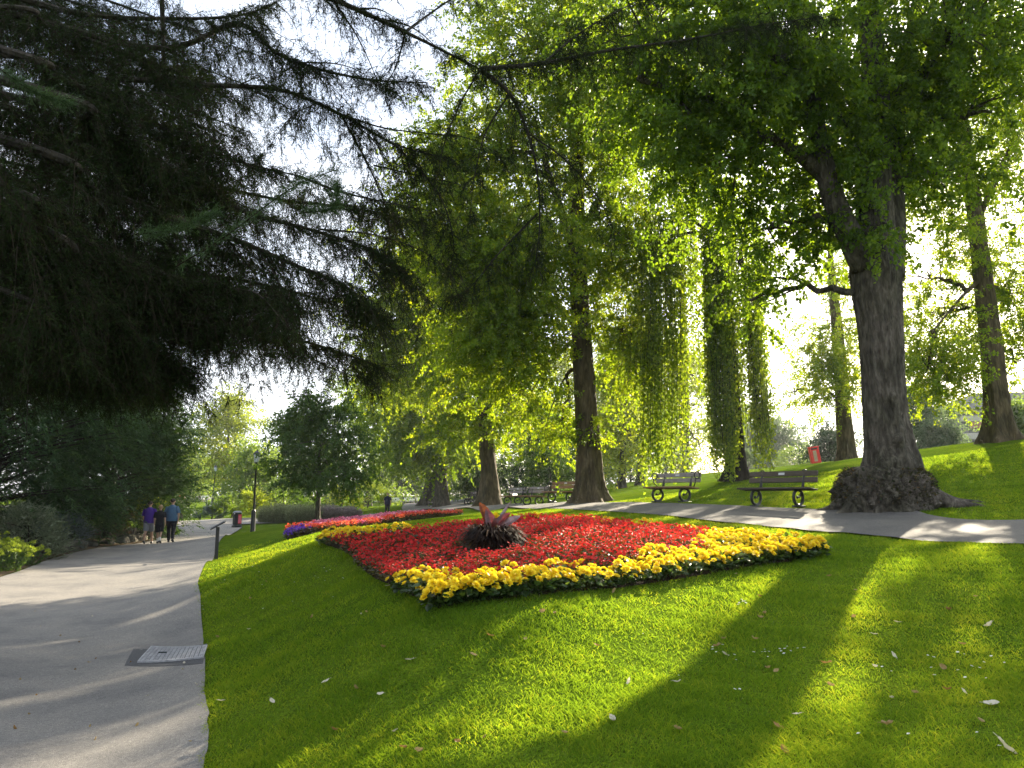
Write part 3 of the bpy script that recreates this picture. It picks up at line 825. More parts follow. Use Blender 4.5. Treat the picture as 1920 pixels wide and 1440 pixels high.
def sprays(mb, C, O, k, Ls, leaf, aspect, droop, jit, hexa=False, stem=True, up=0.6, mat=0, smat=1):
    """leafy sprays: C start points, O directions, k leaves on each"""
    n = len(C)
    if n == 0: return
    t = rng.random((n, k))
    L = Ls * (0.6 + 0.8 * rng.random(n))
    pos = C[:, None] + O[:, None] * (L[:, None] * t)[..., None]
    pos[..., 2] -= droop * L[:, None] * t ** 2
    pos = pos + rng.normal(size=(n, k, 3)) * jit
    tang = O[:, None] * np.ones((n, k, 1)); tang = tang - np.array([0, 0, 1.0]) * (2 * droop * t)[..., None]
    d = nrm(tang * 0.5 + rng.normal(size=(n, k, 3)) * 0.45 + np.array([0, 0, -0.45]))
    nn = nrm(rng.normal(size=(n, k, 3)) * 0.55 + np.array([0, 0, up]) + O[:, None] * 0.25)
    sz = leaf * (0.65 + 0.6 * rng.random((n, k)))
    base_t = np.clip(rng.normal(0.5, 0.16, n), 0, 1)
    tint = np.clip(base_t[:, None] + rng.normal(0, 0.18, (n, k)), 0, 1)
    mb.leaves(pos.reshape(-1, 3), d.reshape(-1, 3), nn.reshape(-1, 3), sz.ravel(), sz.ravel() * aspect, mat=mat, tint=tint.ravel(), hexa=hexa)
    if stem:
        e = C + O * L[:, None] * 0.95; e[:, 2] -= droop * L * 0.9
        mb.slivers(C, e - C, np.linalg.norm(e - C, axis=1), 0.012 + 0.004 * L, mat=smat)

def grow_tree(name, label, cat, trunk, rad, blobs, leaf=0.09, aspect=0.85, k=22, Ls=0.7, droop=0.45, mats=('lime_leaf', 'bark'), group=None, limbs=(), sides=20, rings=60,
              flare=0.6, fh=0.45, lobes=5, lob=0.12, ph=0.0, bumps=(), hexa=False, cull=True, clump=14, csig=0.45, jit=0.06, limb_r=0.09, start=0.35, rough=0.02):
    trunk = np.array(trunk, float)
    base = trunk[0].copy()
    root = thing(name, label, cat, base, group=group)
    tm = MB()
    trunk_surface(tm, trunk - [0, 0, 0], rad, sides, rings, flare, fh, lobes, lob, ph, bumps, rough)
    TP = resample(trunk, 60)
    tr = np.interp(np.linspace(0, 1, 60), np.linspace(0, 1, len(rad)), rad)
    skel = [TP[int(60 * start):]]
    for (pts, r0, r1) in limbs:
        p = resample(pts, 24)
        tm.tube(p, np.linspace(r0, r1, 24), 8)
        skel.append(p)
    cm = MB()
    for (c, r, n) in blobs:
        c = np.asarray(c, float); r = np.asarray(r, float)
        SK = np.vstack(skel)
        # limb from the existing skeleton towards the blob
        cost = np.linalg.norm(SK - c, axis=1) + 1.2 * np.maximum(0, SK[:, 2] - c[2])
        s = SK[np.argmin(cost)]
        if np.linalg.norm(s - c) > 0.5:
            mid = (s + c) / 2 + np.array([0, 0, 0.18 * np.linalg.norm(c - s)])
            lp = bez(s, mid, c, 14)
            lp[1:-1] += rng.normal(size=(12, 3)) * 0.03 * np.linalg.norm(c - s)
            tm.tube(lp, np.linspace(limb_r, limb_r * 0.35, 14), 6)
        else:
            lp = np.array([s, c])
        m = max(2, int(n / clump))
        dirs = rand_unit(m)
        cl = c + dirs * r * (rng.random((m, 1)) ** 0.45)
        for q in cl:
            s = lp[rng.integers(len(lp) // 2, len(lp))]
            mid = (s + q) / 2 + np.array([0, 0, 0.12 * np.linalg.norm(q - s)]) + rng.normal(size=3) * 0.1
            tm.tube(bez(s, mid, q, 6), np.linspace(limb_r * 0.3, 0.012, 6), 4, cap=False)
        idx = rng.integers(0, m, n)
        C = cl[idx] + rng.normal(size=(n, 3)) * csig * np.minimum(1, r / 1.2)
        if cull:
            C = C[shade_keep(C)]
        O = (C - c) / r
        O[:, 2] *= 0.35
        O = nrm(O + rng.normal(size=O.shape) * 0.6)
        sprays(cm, C, O, k, Ls, leaf, aspect, droop, jit, hexa)
    tm.build('trunk', M[mats[1]], root, base, smooth=True)
    cm.build('crown', [M[mats[0]], M['twig']], root, base)
    return root

def blob(u, v, y, ru, rv, rd, n):
    c = Q(u, v, y)
    s = y / 1400.0
    return (c, (ru * s, rd, rv * s), n)

LIMES = 'lime trees along the upper path'
# big lime beside the upper path, right foreground
def big_lime():
    b = Q(1662, 962, 16.9); b[2] = h1(b[0], b[1]) - 0.05
    pts = [b, Q(1671, 885, 16.9), Q(1667, 840, 16.9), Q(1660, 790, 16.9), Q(1655, 700, 16.9), Q(1649, 600, 16.9), Q(1640, 510, 16.9), Q(1640, 440, 16.9), Q(1640, 330, 16.9), Q(1642, 180, 17.0), Q(1627, 0, 17.2), Q(1610, -160, 17.4), Q(1600, -330, 17.6)]
    rad = [0.62, 0.58, 0.49, 0.455, 0.44, 0.48, 0.55, 0.44, 0.36, 0.30, 0.24, 0.17, 0.08]
    bumps = [(1.5, 1.58, 0.20, 0.14, 0.26), (1.78, 1.78, 0.16, 0.09, 0.2), (1.35, 2.55, 0.24, 0.13, 0.2), (1.62, 2.05, 0.1, 0.07, 0.1), (1.2, 1.12, 0.2, 0.14, 0.16), (2.95, 2.4, 0.3, 0.3, 0.08), (0.2, 2.2, 0.25, 0.25, 0.08), (3.0, 4.9, 0.35, 0.4, 0.10), (1.9, 1.05, 0.3, 0.2, 0.1), (0.9, 1.0, 0.2, 0.2, 0.12)]
    fork = [Q(1622, 500, 16.75), Q(1597, 450, 16.6), Q(1566, 380, 16.5), Q(1538, 280, 16.4), Q(1520, 170, 16.4), Q(1500, 60, 16.4), Q(1470, -60, 16.4)]
    lb = [Q(1545, 330, 16.55), Q(1500, 290, 16.3), Q(1440, 255, 16.1), Q(1390, 215, 16.0), Q(1330, 185, 15.9), Q(1200, 150, 15.6)]
    lc = [Q(1664, 520, 17.15), Q(1672, 420, 17.4), Q(1672, 300, 17.6), Q(1690, 160, 17.8), Q(1720, 0, 18)]
    limbs = [(fork, 0.34, 0.13), (lb, 0.19, 0.06), (lc, 0.40, 0.12), ([Q(1640, 250, 17), Q(1740, 150, 17.5), Q(1860, 100, 18)], 0.14, 0.05), ([Q(1520, 170, 16.4), Q(1400, 40, 16), Q(1280, -40, 15.5)], 0.14, 0.05)]
    bl = [blob(1650, 300, 16.0, 70, 70, 0.5, 46), blob(1640, 190, 16.0, 110, 80, 0.8, 90), blob(1560, 180, 15.9, 70, 90, 0.5, 50), blob(1800, 330, 17.5, 60, 70, 1.0, 60), blob(1450, 110, 15.4, 190, 120, 2.0, 480), blob(1270, 190, 16.2, 170, 130, 2.2, 372), blob(1330, 330, 17.0, 150, 100, 1.8, 232), blob(1560, 300, 17.9, 130, 120, 1.4, 255),
          blob(1690, 120, 17.6, 170, 150, 1.8, 434), blob(1800, 60, 15.5, 150, 120, 2.0, 294), blob(1730, 300, 17.8, 60, 90, 0.9, 70), blob(1440, 430, 17.5, 110, 90, 1.6, 131),
          blob(1220, 60, 16.0, 170, 110, 2.2, 294), blob(1500, -120, 16, 300, 120, 3, 325), blob(1665, 420, 15.9, 40, 55, 0.3, 22), blob(1400, 560, 18, 70, 60, 1.0, 31), blob(1540, 450, 17.6, 60, 60, 0.8, 46), blob(1860, 210, 16.2, 80, 90, 1.2, 62)]
    root = grow_tree('lime_tree', 'huge lime tree with a burred swollen foot beside the upper path, nearest of the limes', 'tree', pts, rad, bl, leaf=0.088, aspect=0.88, k=46, Ls=0.65, droop=0.35,
                     group=LIMES, limbs=limbs, sides=160, rings=240, flare=0.35, fh=0.6, lobes=7, lob=0.085, ph=0.6, bumps=bumps, hexa=True, csig=0.5, limb_r=0.10, rough=0.013)
    # swollen burr round the foot with a beard of short shoots
    bm = MB()
    th = np.linspace(0, 2 * np.pi, 120, endpoint=False)
    zs = np.linspace(-0.1, 0.98, 34)
    T, Z = np.meshgrid(th, zs)
    prof = np.interp(Z, [-0.1, 0.0, 0.12, 0.45, 0.7, 0.86, 0.98], [1.10, 1.06, 1.02, 0.97, 0.90, 0.78, 0.60])
    lump = 0.05 * np.sin(7 * T + 3 * Z) + 0.05 * np.sin(11 * T - 8 * Z) + 0.035 * np.sin(23 * T + 15 * Z) + 0.03 * np.sin(17 * T - 21 * Z + 1) + 0.02 * rng.normal(size=T.shape)
    r = prof + lump * np.interp(Z, [-0.1, 0.1, 0.8, 0.98], [0.9, 1.2, 1.2, 0.5])
    lean_x = -0.02 * Z
    V = np.stack([r * np.cos(T) + lean_x, r * np.sin(T) * 0.9, Z], -1)
    gz = H(V[0, :, 0] + b[0], V[0, :, 1] + b[1]) - b[2]
    V[:3, :, 2] += gz[None] * np.array([1, 0.8, 0.5])[:, None]
    i2, j2 = np.meshgrid(np.arange(33), np.arange(120), indexing='ij')
    bm.add(V.reshape(-1, 3), None, np.stack([i2 * 120 + j2, i2 * 120 + (j2 + 1) % 120, (i2 + 1) * 120 + (j2 + 1) % 120, (i2 + 1) * 120 + j2], -1).reshape(-1, 4))
    for (a, ln, w) in ((-0.15, 1.3, 0.2), (-0.5, 1.15, 0.22), (0.35, 1.2, 0.18), (3.5, 0.75, 0.2), (3.0, 0.8, 0.16)):
        t = np.linspace(0, 1, 16)
        px = math.cos(a) * (0.75 + ln * t); py = math.sin(a) * (0.75 + ln * t)
        pz = H(px + b[0], py + b[1]) - b[2] + 0.34 * (1 - t) ** 2 - 0.02 + 0.02 * np.sin(9 * t)
        bm.tube(np.c_[px, py, pz], w * (1 - t) ** 0.8 + 0.02, 10)
    bm.build('burr', M['bark'], root, smooth=True)
    sm = MB()
    n = 900
    a = rng.random(n) * 2 * np.pi; z = 0.08 + 0.86 * rng.random(n) ** 0.7
    rr = np.interp(z, [0.0, 0.45, 0.7, 0.95], [1.12, 1.06, 1.0, 0.76])
    p = np.c_[rr * np.cos(a), rr * np.sin(a) * 0.9, z]
    d = nrm(np.c_[np.cos(a), np.sin(a), 0.2 * np.ones(n)] + rng.normal(size=(n, 3)) * 0.55)
    sm.leaves(p, d, rand_unit(n) + [0, 0, 0.6], 0.05 + 0.06 * rng.random(n), 0.03 + 0.03 * rng.random(n), tint=np.clip(rng.normal(0.3, 0.3, n), 0, 1))
    m = 1500
    a = rng.random(m) * 2 * np.pi; z = 0.05 + 0.9 * rng.random(m); rr = np.interp(z, [0.0, 0.45, 0.7, 0.95], [1.08, 1.02, 0.96, 0.72])
    sm.slivers(np.c_[rr * np.cos(a), rr * np.sin(a) * 0.9, z], np.c_[np.cos(a), np.sin(a), 0.5 * np.ones(m)] + rng.normal(size=(m, 3)) * 0.5, 0.08 + 0.1 * rng.random(m), 0.009, mat=1)
    sm.build('burr_shoots', [M['shoots'], M['twig']], root)
big_lime()

def lime_two():
    b = Q(1108, 944, 27.5); b[2] = h1(b[0], b[1]) - 0.05
    pts = [b, Q(1106, 880, 27.5), Q(1100, 780, 27.5), Q(1092, 660, 27.5), Q(1086, 560, 27.4), Q(1080, 440, 27.4), Q(1082, 300, 27.5), Q(1075, 150, 27.6), Q(1070, 0, 27.8), Q(1065, -150, 28)]
    limbs = [([Q(1084, 520, 27.4), Q(1060, 420, 26.8), Q(1030, 330, 26.3), Q(1000, 220, 26)], 0.22, 0.07), ([Q(1082, 460, 27.4), Q(1130, 360, 27.2), Q(1170, 250, 27)], 0.2, 0.06),
             ([Q(1090, 620, 27.4), Q(1020, 560, 26.4), Q(930, 560, 25.8)], 0.12, 0.04)]
    bl = [blob(800, 440, 26.5, 80, 80, 2.0, 420), blob(830, 330, 26.5, 80, 80, 2.0, 330), blob(1010, 90, 26, 170, 130, 3.2, 1178), blob(1120, 260, 26.5, 130, 130, 3, 874), blob(930, 290, 26, 120, 110, 2.6, 760), blob(985, 470, 25.6, 130, 110, 2.6, 988), blob(890, 470, 26, 90, 90, 2.2, 570),
          blob(975, 610, 25.6, 80, 90, 1.8, 627), blob(920, 620, 25.5, 90, 80, 1.8, 456), blob(1180, 450, 27.5, 85, 120, 2.2, 684), blob(1190, 630, 28.5, 60, 110, 2.0, 456), blob(985, 730, 27.5, 60, 60, 1.4, 228),
          blob(1180, 90, 26.5, 120, 120, 3, 627), blob(1030, -90, 26, 200, 110, 3, 494), blob(1094, 620, 27.2, 30, 110, 0.45, 70), blob(1104, 800, 27.1, 26, 40, 0.4, 26), blob(1050, 790, 29, 60, 50, 1.6, 114)]
    grow_tree('lime_tree', 'tall lime tree with deep ribbed foot, behind the three brown benches', 'tree', pts, [0.50, 0.46, 0.40, 0.37, 0.35, 0.32, 0.27, 0.22, 0.16, 0.08], bl, leaf=0.095, k=40, Ls=0.75, droop=0.35,
              mats=('lime_leaf_b', 'bark_warm'), group=LIMES, limbs=limbs, sides=56, rings=120, flare=0.62, fh=0.35, lobes=6, lob=0.13, ph=1.2, csig=0.55, limb_r=0.11,
              bumps=[(3.3, 4.6, 0.4, 0.3, 0.1), (4.6, 0.6, 0.3, 0.5, 0.15)])
    # ivy and shoots up the stem
lime_two()

def lime_three():
    b = Q(918, 949, 43); b[2] = h1(b[0], b[1]) - 0.05
    pts = [b, Q(918, 900, 43), Q(912, 820, 43), Q(905, 720, 43), Q(900, 620, 43), Q(895, 500, 43), Q(890, 420, 43)]
    bl = [blob(720, 600, 43, 60, 60, 2.5, 260), blob(790, 500, 43, 80, 50, 2.5, 300), blob(840, 560, 43, 120, 90, 3.5, 648), blob(770, 610, 43.5, 100, 80, 3, 468), blob(900, 690, 42.5, 110, 60, 3, 432), blob(800, 700, 43, 100, 60, 3, 414), blob(880, 780, 42.5, 80, 45, 2.4, 234),
          blob(960, 760, 43, 70, 60, 2.4, 216), blob(880, 500, 43, 90, 70, 3, 360), blob(730, 680, 44, 60, 60, 2.5, 216)]
    grow_tree('lime_tree', 'lime tree with mossy bulging foot standing behind the dark leaved centrepiece of the bed', 'tree', pts, [0.62, 0.48, 0.42, 0.36, 0.3, 0.2, 0.1], bl, leaf=0.125, k=40, Ls=1.0, droop=0.35,
              mats=('lime_leaf_b', 'bark_warm'), group=LIMES, sides=36, rings=60, flare=0.45, fh=0.5, csig=0.7, limb_r=0.13)
lime_three()

def lime_four():
    b = Q(829, 953, 60); b[2] = h1(b[0], b[1]) - 0.05
    pts = [b, Q(828, 900, 60), Q(826, 840, 60), Q(824, 760, 60), Q(822, 680, 60), Q(820, 600, 60)]
    bl = [blob(760, 760, 60, 90, 70, 4, 396), blob(830, 800, 59, 70, 60, 3, 270), blob(700, 740, 61, 60, 70, 3, 216), blob(840, 720, 60, 80, 70, 4, 288), blob(770, 840, 59, 60, 45, 3, 162), blob(870, 830, 59, 45, 45, 3, 108)]
    grow_tree('lime_tree', 'lime tree with grey furrowed trunk rising behind the right end of the pink bed', 'tree', pts, [0.52, 0.46, 0.4, 0.34, 0.26, 0.12], bl, leaf=0.2, k=26, Ls=1.3, droop=0.45,
              mats=('lime_leaf', 'bark'), group=LIMES, sides=28, rings=40, flare=0.4, fh=0.7, csig=0.8, limb_r=0.14)
    b = Q(806, 950, 66); b[2] = h1(b[0], b[1]) - 0.05
    pts = [b, Q(808, 905, 66), Q(809, 860, 66), Q(810, 800, 66), Q(812, 720, 66)]
    bl = [blob(800, 840, 66, 60, 40, 3, 126), blob(740, 800, 67, 60, 60, 4, 180), blob(820, 760, 67, 70, 70, 4, 198)]
    grow_tree('lime_tree', 'pale trunked leaning lime tree hidden partly behind the furrowed lime at the pink bed', 'tree', pts, [0.62, 0.45, 0.38, 0.32, 0.2], bl, leaf=0.22, k=24, Ls=1.3, droop=0.45,
              mats=('lime_leaf', 'bark'), group=LIMES, sides=28, rings=40, flare=0.7, fh=0.8, csig=0.8, limb_r=0.14)
lime_four()

def right_limes():
    b = Q(1878, 828, 28); b[2] = h1(b[0], b[1]) - 0.38
    pts = [b, Q(1873, 790, 28), Q(1866, 720, 28), Q(1856, 620, 28), Q(1843, 520, 28), Q(1828, 400, 28), Q(1810, 280, 28), Q(1795, 160, 28), Q(1780, 20, 28)]
    bl = [blob(1730, 520, 29, 50, 80, 1.8, 130), blob(1830, 640, 30, 50, 50, 1.5, 70), blob(1790, 130, 26.5, 120, 120, 2.6, 387), blob(1885, 330, 29, 80, 130, 2.4, 438), blob(1770, 430, 28, 80, 100, 2.2, 252), blob(1895, 560, 29.5, 70, 100, 2.2, 371), blob(1770, 590, 29.5, 80, 80, 2, 286),
          blob(1740, 690, 27, 70, 50, 1.8, 236), blob(1770, 680, 27.5, 50, 40, 1.5, 151), blob(1905, 680, 29.5, 40, 60, 1.4, 101), blob(1760, 300, 28, 80, 90, 2, 218), blob(1900, 130, 27, 60, 120, 2, 236)]
    limbs = [([Q(1843, 520, 28), Q(1800, 560, 27.6), Q(1750, 620, 27)], 0.09, 0.03), ([Q(1830, 420, 28), Q(1870, 330, 27.5), Q(1900, 260, 27)], 0.13, 0.05)]
    grow_tree('lime_tree', 'lime tree on top of the grassy rise, furthest right, with roots spreading over the slope', 'tree', pts, [0.50, 0.44, 0.40, 0.36, 0.33, 0.29, 0.24, 0.17, 0.08], bl, leaf=0.09, k=38, Ls=0.7, droop=0.3,
              mats=('lime_leaf_b', 'bark_warm'), group=LIMES, limbs=limbs, sides=48, rings=90, flare=1.0, fh=0.5, lobes=5, lob=0.14, ph=2.0, csig=0.5, bumps=[(3.14, 2.0, 0.35, 0.25, 0.16), (0, 1.6, 0.35, 0.22, 0.18)])
    b = Q(1588, 863, 36); b[2] = h1(b[0], b[1]) - 0.38
    pts = [b, Q(1586, 830, 36), Q(1581, 770, 36), Q(1576, 690, 36), Q(1568, 600, 36), Q(1560, 520, 36), Q(1555, 440, 36)]
    bl = [blob(1560, 600, 35, 60, 60, 2, 151), blob(1520, 690, 34.5, 50, 55, 1.6, 151), blob(1580, 690, 34.5, 50, 50, 1.6, 135), blob(1565, 745, 34.5, 45, 26, 1.6, 101), blob(1600, 520, 35.5, 70, 70, 2, 117), blob(1485, 735, 35, 22, 26, 0.9, 18), blob(1540, 430, 36, 80, 60, 2, 83)]
    grow_tree('lime_tree', 'slimmer lime tree on the crest of the slope beside the red bin', 'tree', pts, [0.44, 0.39, 0.35, 0.31, 0.26, 0.18, 0.08], bl, leaf=0.10, k=38, Ls=0.9, droop=0.5,
              mats=('lime_leaf_b', 'bark_warm'), group=LIMES, sides=36, rings=70, flare=0.55, fh=0.35, csig=0.5)
right_limes()

# weeping tree: curtains of hanging strands
def weeping():
    b = Q(1382, 900, 28); b[2] = h1(b[0], b[1]) - 0.05
    root = thing('weeping_tree', 'weeping tree with long curtains of hanging strands down to the slope', 'tree', b)
    tm = MB()
    pts = [b, Q(1380, 840, 28), Q(1375, 760, 28), Q(1368, 660, 28), Q(1358, 560, 28), Q(1350, 460, 28), Q(1345, 380, 28)]
    trunk_surface(tm, pts, [0.36, 0.3, 0.27, 0.25, 0.22, 0.16, 0.08], 32, 70, 0.7, 0.4, 5, 0.12, 0.4)
    cm = MB()
    # curtains: (u, top v, bottom v, y, half width u, half depth m, strands)
    cur = [(1342, 400, 890, 27.2, 24, 0.6, 130), (1392, 430, 830, 28.7, 24, 0.6, 70), (1412, 560, 895, 27.2, 16, 0.5, 60), (1345, 600, 905, 26.8, 20, 0.5, 70), (1290, 360, 800, 28.6, 28, 1.0, 70),
           (1255, 420, 900, 27.0, 24, 0.8, 90), (1222, 420, 915, 26.6, 20, 0.8, 90), (1200, 480, 800, 27.2, 18, 0.8, 50), (1425, 800, 905, 27.0, 16, 0.5, 26),
           (1300, 330, 520, 27, 80, 1.6, 80)]
    for (u, v0, v1, y, hu, hd, n) in cur:
        top = Q(u, v0, y)
        s = Q(0, 0, 1)
        tp = np.array(pts[-2]) + rng.normal(size=3) * 0.3
        arch = bez(tp, (tp + top) / 2 + np.array([0, 0, 1.2]), top, 12)
        tm.tube(arch, np.linspace(0.09, 0.03, 12), 6)
        uu = u + rng.uniform(-1, 1, n) * hu; n = int(n * (1.35 if u > 1315 else 0.85)); uu = u + rng.uniform(-1, 1, n) * hu; yy = y + rng.uniform(-1, 1, n) * hd
        uu = u + (np.round((uu - u) / hu * 4.5 + 0.3 * rng.normal(size=n)) / 4.5) * hu + rng.normal(size=n) * hu * 0.09
        for i in range(n):
            a = Q(uu[i], v0 + rng.normal() * 65 + 14 * abs(uu[i] - u) / hu, yy[i])
            bz = Q(uu[i], (v1 + 15 - abs(rng.normal()) * 70 - 40 * abs(math.sin(uu[i] * 0.13))) if rng.random() < 0.6 else v0 + (v1 - v0) * (0.3 + 0.7 * rng.random()), yy[i])[2]
            bz = max(bz, h1(a[0], a[1]) + 0.15)
            if bz > a[2] - 0.5: continue
            ln = a[2] - bz
            m = int(ln / 0.105)
            t = np.linspace(0, 1, m)
            ph = rng.random() * 6
            x = a[0] + (uu[i] - 1335) / 1400 * 27 * 0.10 * t ** 1.5 + 0.06 * np.sin(t * 5 + ph) + 0.08 * t * math.cos(ph); yv = a[1] + 0.05 * np.cos(t * 4 + ph)
            z = a[2] - ln * t
            P = np.c_[x, yv, z]
            kp = np.ones(m, bool)
            dd = rng.normal(size=(m, 3)) * 0.6 + [0, 0, -0.9]
            tt = np.clip(rng.normal(0.45, 0.2) + rng.normal(0, 0.15, m), 0, 1)
            P2_ = P + rng.normal(size=P.shape) * 0.06
            cm.leaves(P2_[kp], dd[kp], (rng.normal(size=(m, 3)))[kp], (0.095 + 0.055 * rng.random(m))[kp], (0.07 + 0.04 * rng.random(m))[kp], tint=tt[kp])
            if i % 3 == 0:
                cm.tube(P[::6] if m > 12 else P, 0.008, 3, mat=1, cap=False)
    tm.build('trunk', M['bark_dark'], root, b, smooth=True)
    cm.build('crown', [M['weep_leaf'], M['twig']], root, b)
weeping()

# small round tree by the pink bed
def small_tree():
    b = on_ground(597, 36)
    pts = [b, Q(597, 930, 36), Q(598, 890, 36), Q(600, 840, 36), Q(602, 790, 36)]
    bl = [blob(600, 830, 36, 70, 60, 1.7, 230), blob(545, 880, 36, 45, 35, 1.3, 110), blob(655, 880, 36, 45, 35, 1.3, 110), blob(600, 890, 35, 60, 28, 1.2, 120), blob(570, 790, 36, 45, 38, 1.2, 110), blob(630, 800, 36.3, 45, 45, 1.2, 110), blob(600, 765, 36, 30, 25, 0.9, 50)]
    grow_tree('round_tree', 'small round headed tree with slim straight stem behind the pink flower bed', 'tree', pts, [0.11, 0.10, 0.09, 0.07, 0.04], bl, leaf=0.13, k=24, Ls=0.55, droop=0.3,
              mats=('mid_leaf', 'bark'), sides=14, rings=24, flare=0.25, fh=0.3, csig=0.4, limb_r=0.04)
small_tree()

# trees further back
def back_tree(name, label, u, vb, y, vtop, vlow, hw, mat, cat='tree', n=420, leaf=None, tr=0.28, bark='bark', nb=9, cone=0.0, group='trees in the background', k=18, vis_trunk=True):
    b = on_ground(u, y)
    top = Q(u, vtop, y); low = Q(u, vlow, y)
    hgt = top[2] - b[2]
    wm = hw * y / 1400.0
    leaf = leaf or max(0.14, y / 1400.0 * 4.0)
    zc0, zc1 = low[2], top[2]
    bl = []
    for i in range(nb):
        f = (i + 0.5) / nb
        z = zc0 + (zc1 - zc0) * f
        w = wm * (1 - cone * f) * (0.55 + 0.45 * math.sin(math.pi * min(1, f * 0.8 + 0.2)))
        a = i * 2.4 + u
        rz = (zc1 - zc0) / nb * 1.35
        c = np.array([b[0] + math.cos(a) * w * 0.45, b[1] + math.sin(a) * w * 0.45, min(z, zc1 - rz * 0.6)])
        bl.append((c, np.array([w * 0.72, w * 0.72, rz]), int(n / nb)))
    pts = [b - [0, 0, 0.05], b + [0.02 * hgt, 0, hgt * 0.35], b + [0.03 * hgt, 0, hgt * 0.65], b + [0.0, 0, hgt * 0.92]]
    return grow_tree(name, label, cat, pts, [tr, tr * 0.8, tr * 0.55, tr * 0.15], bl, leaf=leaf, k=k, Ls=leaf * 6, droop=0.35, mats=(mat, bark), group=group,
                     sides=12, rings=16, flare=0.5, fh=0.4, csig=max(0.4, wm * 0.14), limb_r=tr * 0.35, jit=leaf * 0.7)

for args in [
    ('broad_tree', 'yellow green feathery tree with grey trunk beyond the far lawn, left of the street lamp', 415, 945, 92, 735, 905, 62, 'far_yellow'),
    ('broad_tree', 'dull green tree low behind the group of three walkers', 330, 950, 120, 850, 935, 60, 'far_leaf'),
    ('broad_tree', 'leafy dark green tree behind the nearest street lamp', 475, 960, 72, 840, 950, 62, 'far_leaf'),
    ('broad_tree', 'tall green tree filling the gap behind the small round tree', 560, 955, 85, 765, 940, 70, 'mid_leaf'),
    ('broad_tree', 'broad green tree right of the small round tree, over the yellow shrubs', 690, 945, 95, 700, 920, 90, 'far_leaf'),
    ('broad_tree', 'compact dark tree with clear straight trunk at the end of the far path', 742, 942, 112, 830, 915, 42, 'dark_leaf'),
    ('broad_tree', 'light green tree between the mossy footed lime and the brown benches', 1000, 930, 78, 740, 920, 80, 'far_leaf'),
    ('broad_tree', 'small umbrella shaped tree with forked stem behind the mossy footed lime', 893, 935, 66, 865, 915, 45, 'mid_leaf'),
    ('broad_tree', 'deep green conical tree straight behind the three brown benches', 1028, 930, 62, 770, 915, 55, 'mid_leaf'),
    ('broad_tree', 'sunlit fresh green tree left of the ribbed lime trunk', 1060, 925, 88, 640, 905, 90, 'far_yellow'),
    ('broad_tree', 'sunlit tree with slim grey trunk right of the ribbed lime', 1166, 914, 47, 620, 870, 62, 'far_yellow'),
    ('broad_tree', 'young tree with straight pale trunk left of the weeping curtains', 1201, 909, 50, 600, 860, 60, 'far_leaf'),
    ('broad_tree', 'green tree seen through the weeping curtains', 1285, 905, 75, 640, 880, 75, 'far_yellow'),
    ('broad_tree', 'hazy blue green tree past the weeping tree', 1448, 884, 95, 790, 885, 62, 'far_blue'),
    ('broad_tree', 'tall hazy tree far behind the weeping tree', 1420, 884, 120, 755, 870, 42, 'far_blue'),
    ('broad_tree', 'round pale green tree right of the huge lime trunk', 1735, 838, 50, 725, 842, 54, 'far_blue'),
    ('bush', 'grey green bush in front of the far building', 1772, 832, 47, 800, 838, 22, 'far_blue'),
    ('bush', 'bright green bush at the right edge on the rise', 1915, 828, 44, 760, 830, 34, 'far_leaf'),
    ('broad_tree', 'yellowish tree far away left of the ribbed lime', 880, 930, 120, 790, 925, 55, 'far_leaf'),
    ('broad_tree', 'tall distant tree above the far path', 790, 940, 135, 760, 920, 60, 'far_leaf'),
    ('broad_tree', 'shadowy tree far behind the street lamps at the left', 372, 948, 135, 860, 930, 40, 'far_leaf'),
    ('broad_tree', 'dense green tree behind the pair of young trunks', 1130, 915, 95, 700, 900, 80, 'mid_leaf'),
    ('broad_tree', 'wide green tree far behind the weeping tree to its left', 1230, 910, 110, 650, 890, 90, 'far_leaf'),
]:
    nm, lb, u, vb, y, vt, vl, hw, mt = args
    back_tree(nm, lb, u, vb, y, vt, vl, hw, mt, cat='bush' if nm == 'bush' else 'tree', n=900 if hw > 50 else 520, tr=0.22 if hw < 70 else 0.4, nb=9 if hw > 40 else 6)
back_tree('cypress_bush', 'dark upright evergreen behind the slimmer lime by the red bin', 1560, 868, 54, 795, 868, 48, 'dark_leaf', cat='bush', n=380, tr=0.15, cone=0.3)

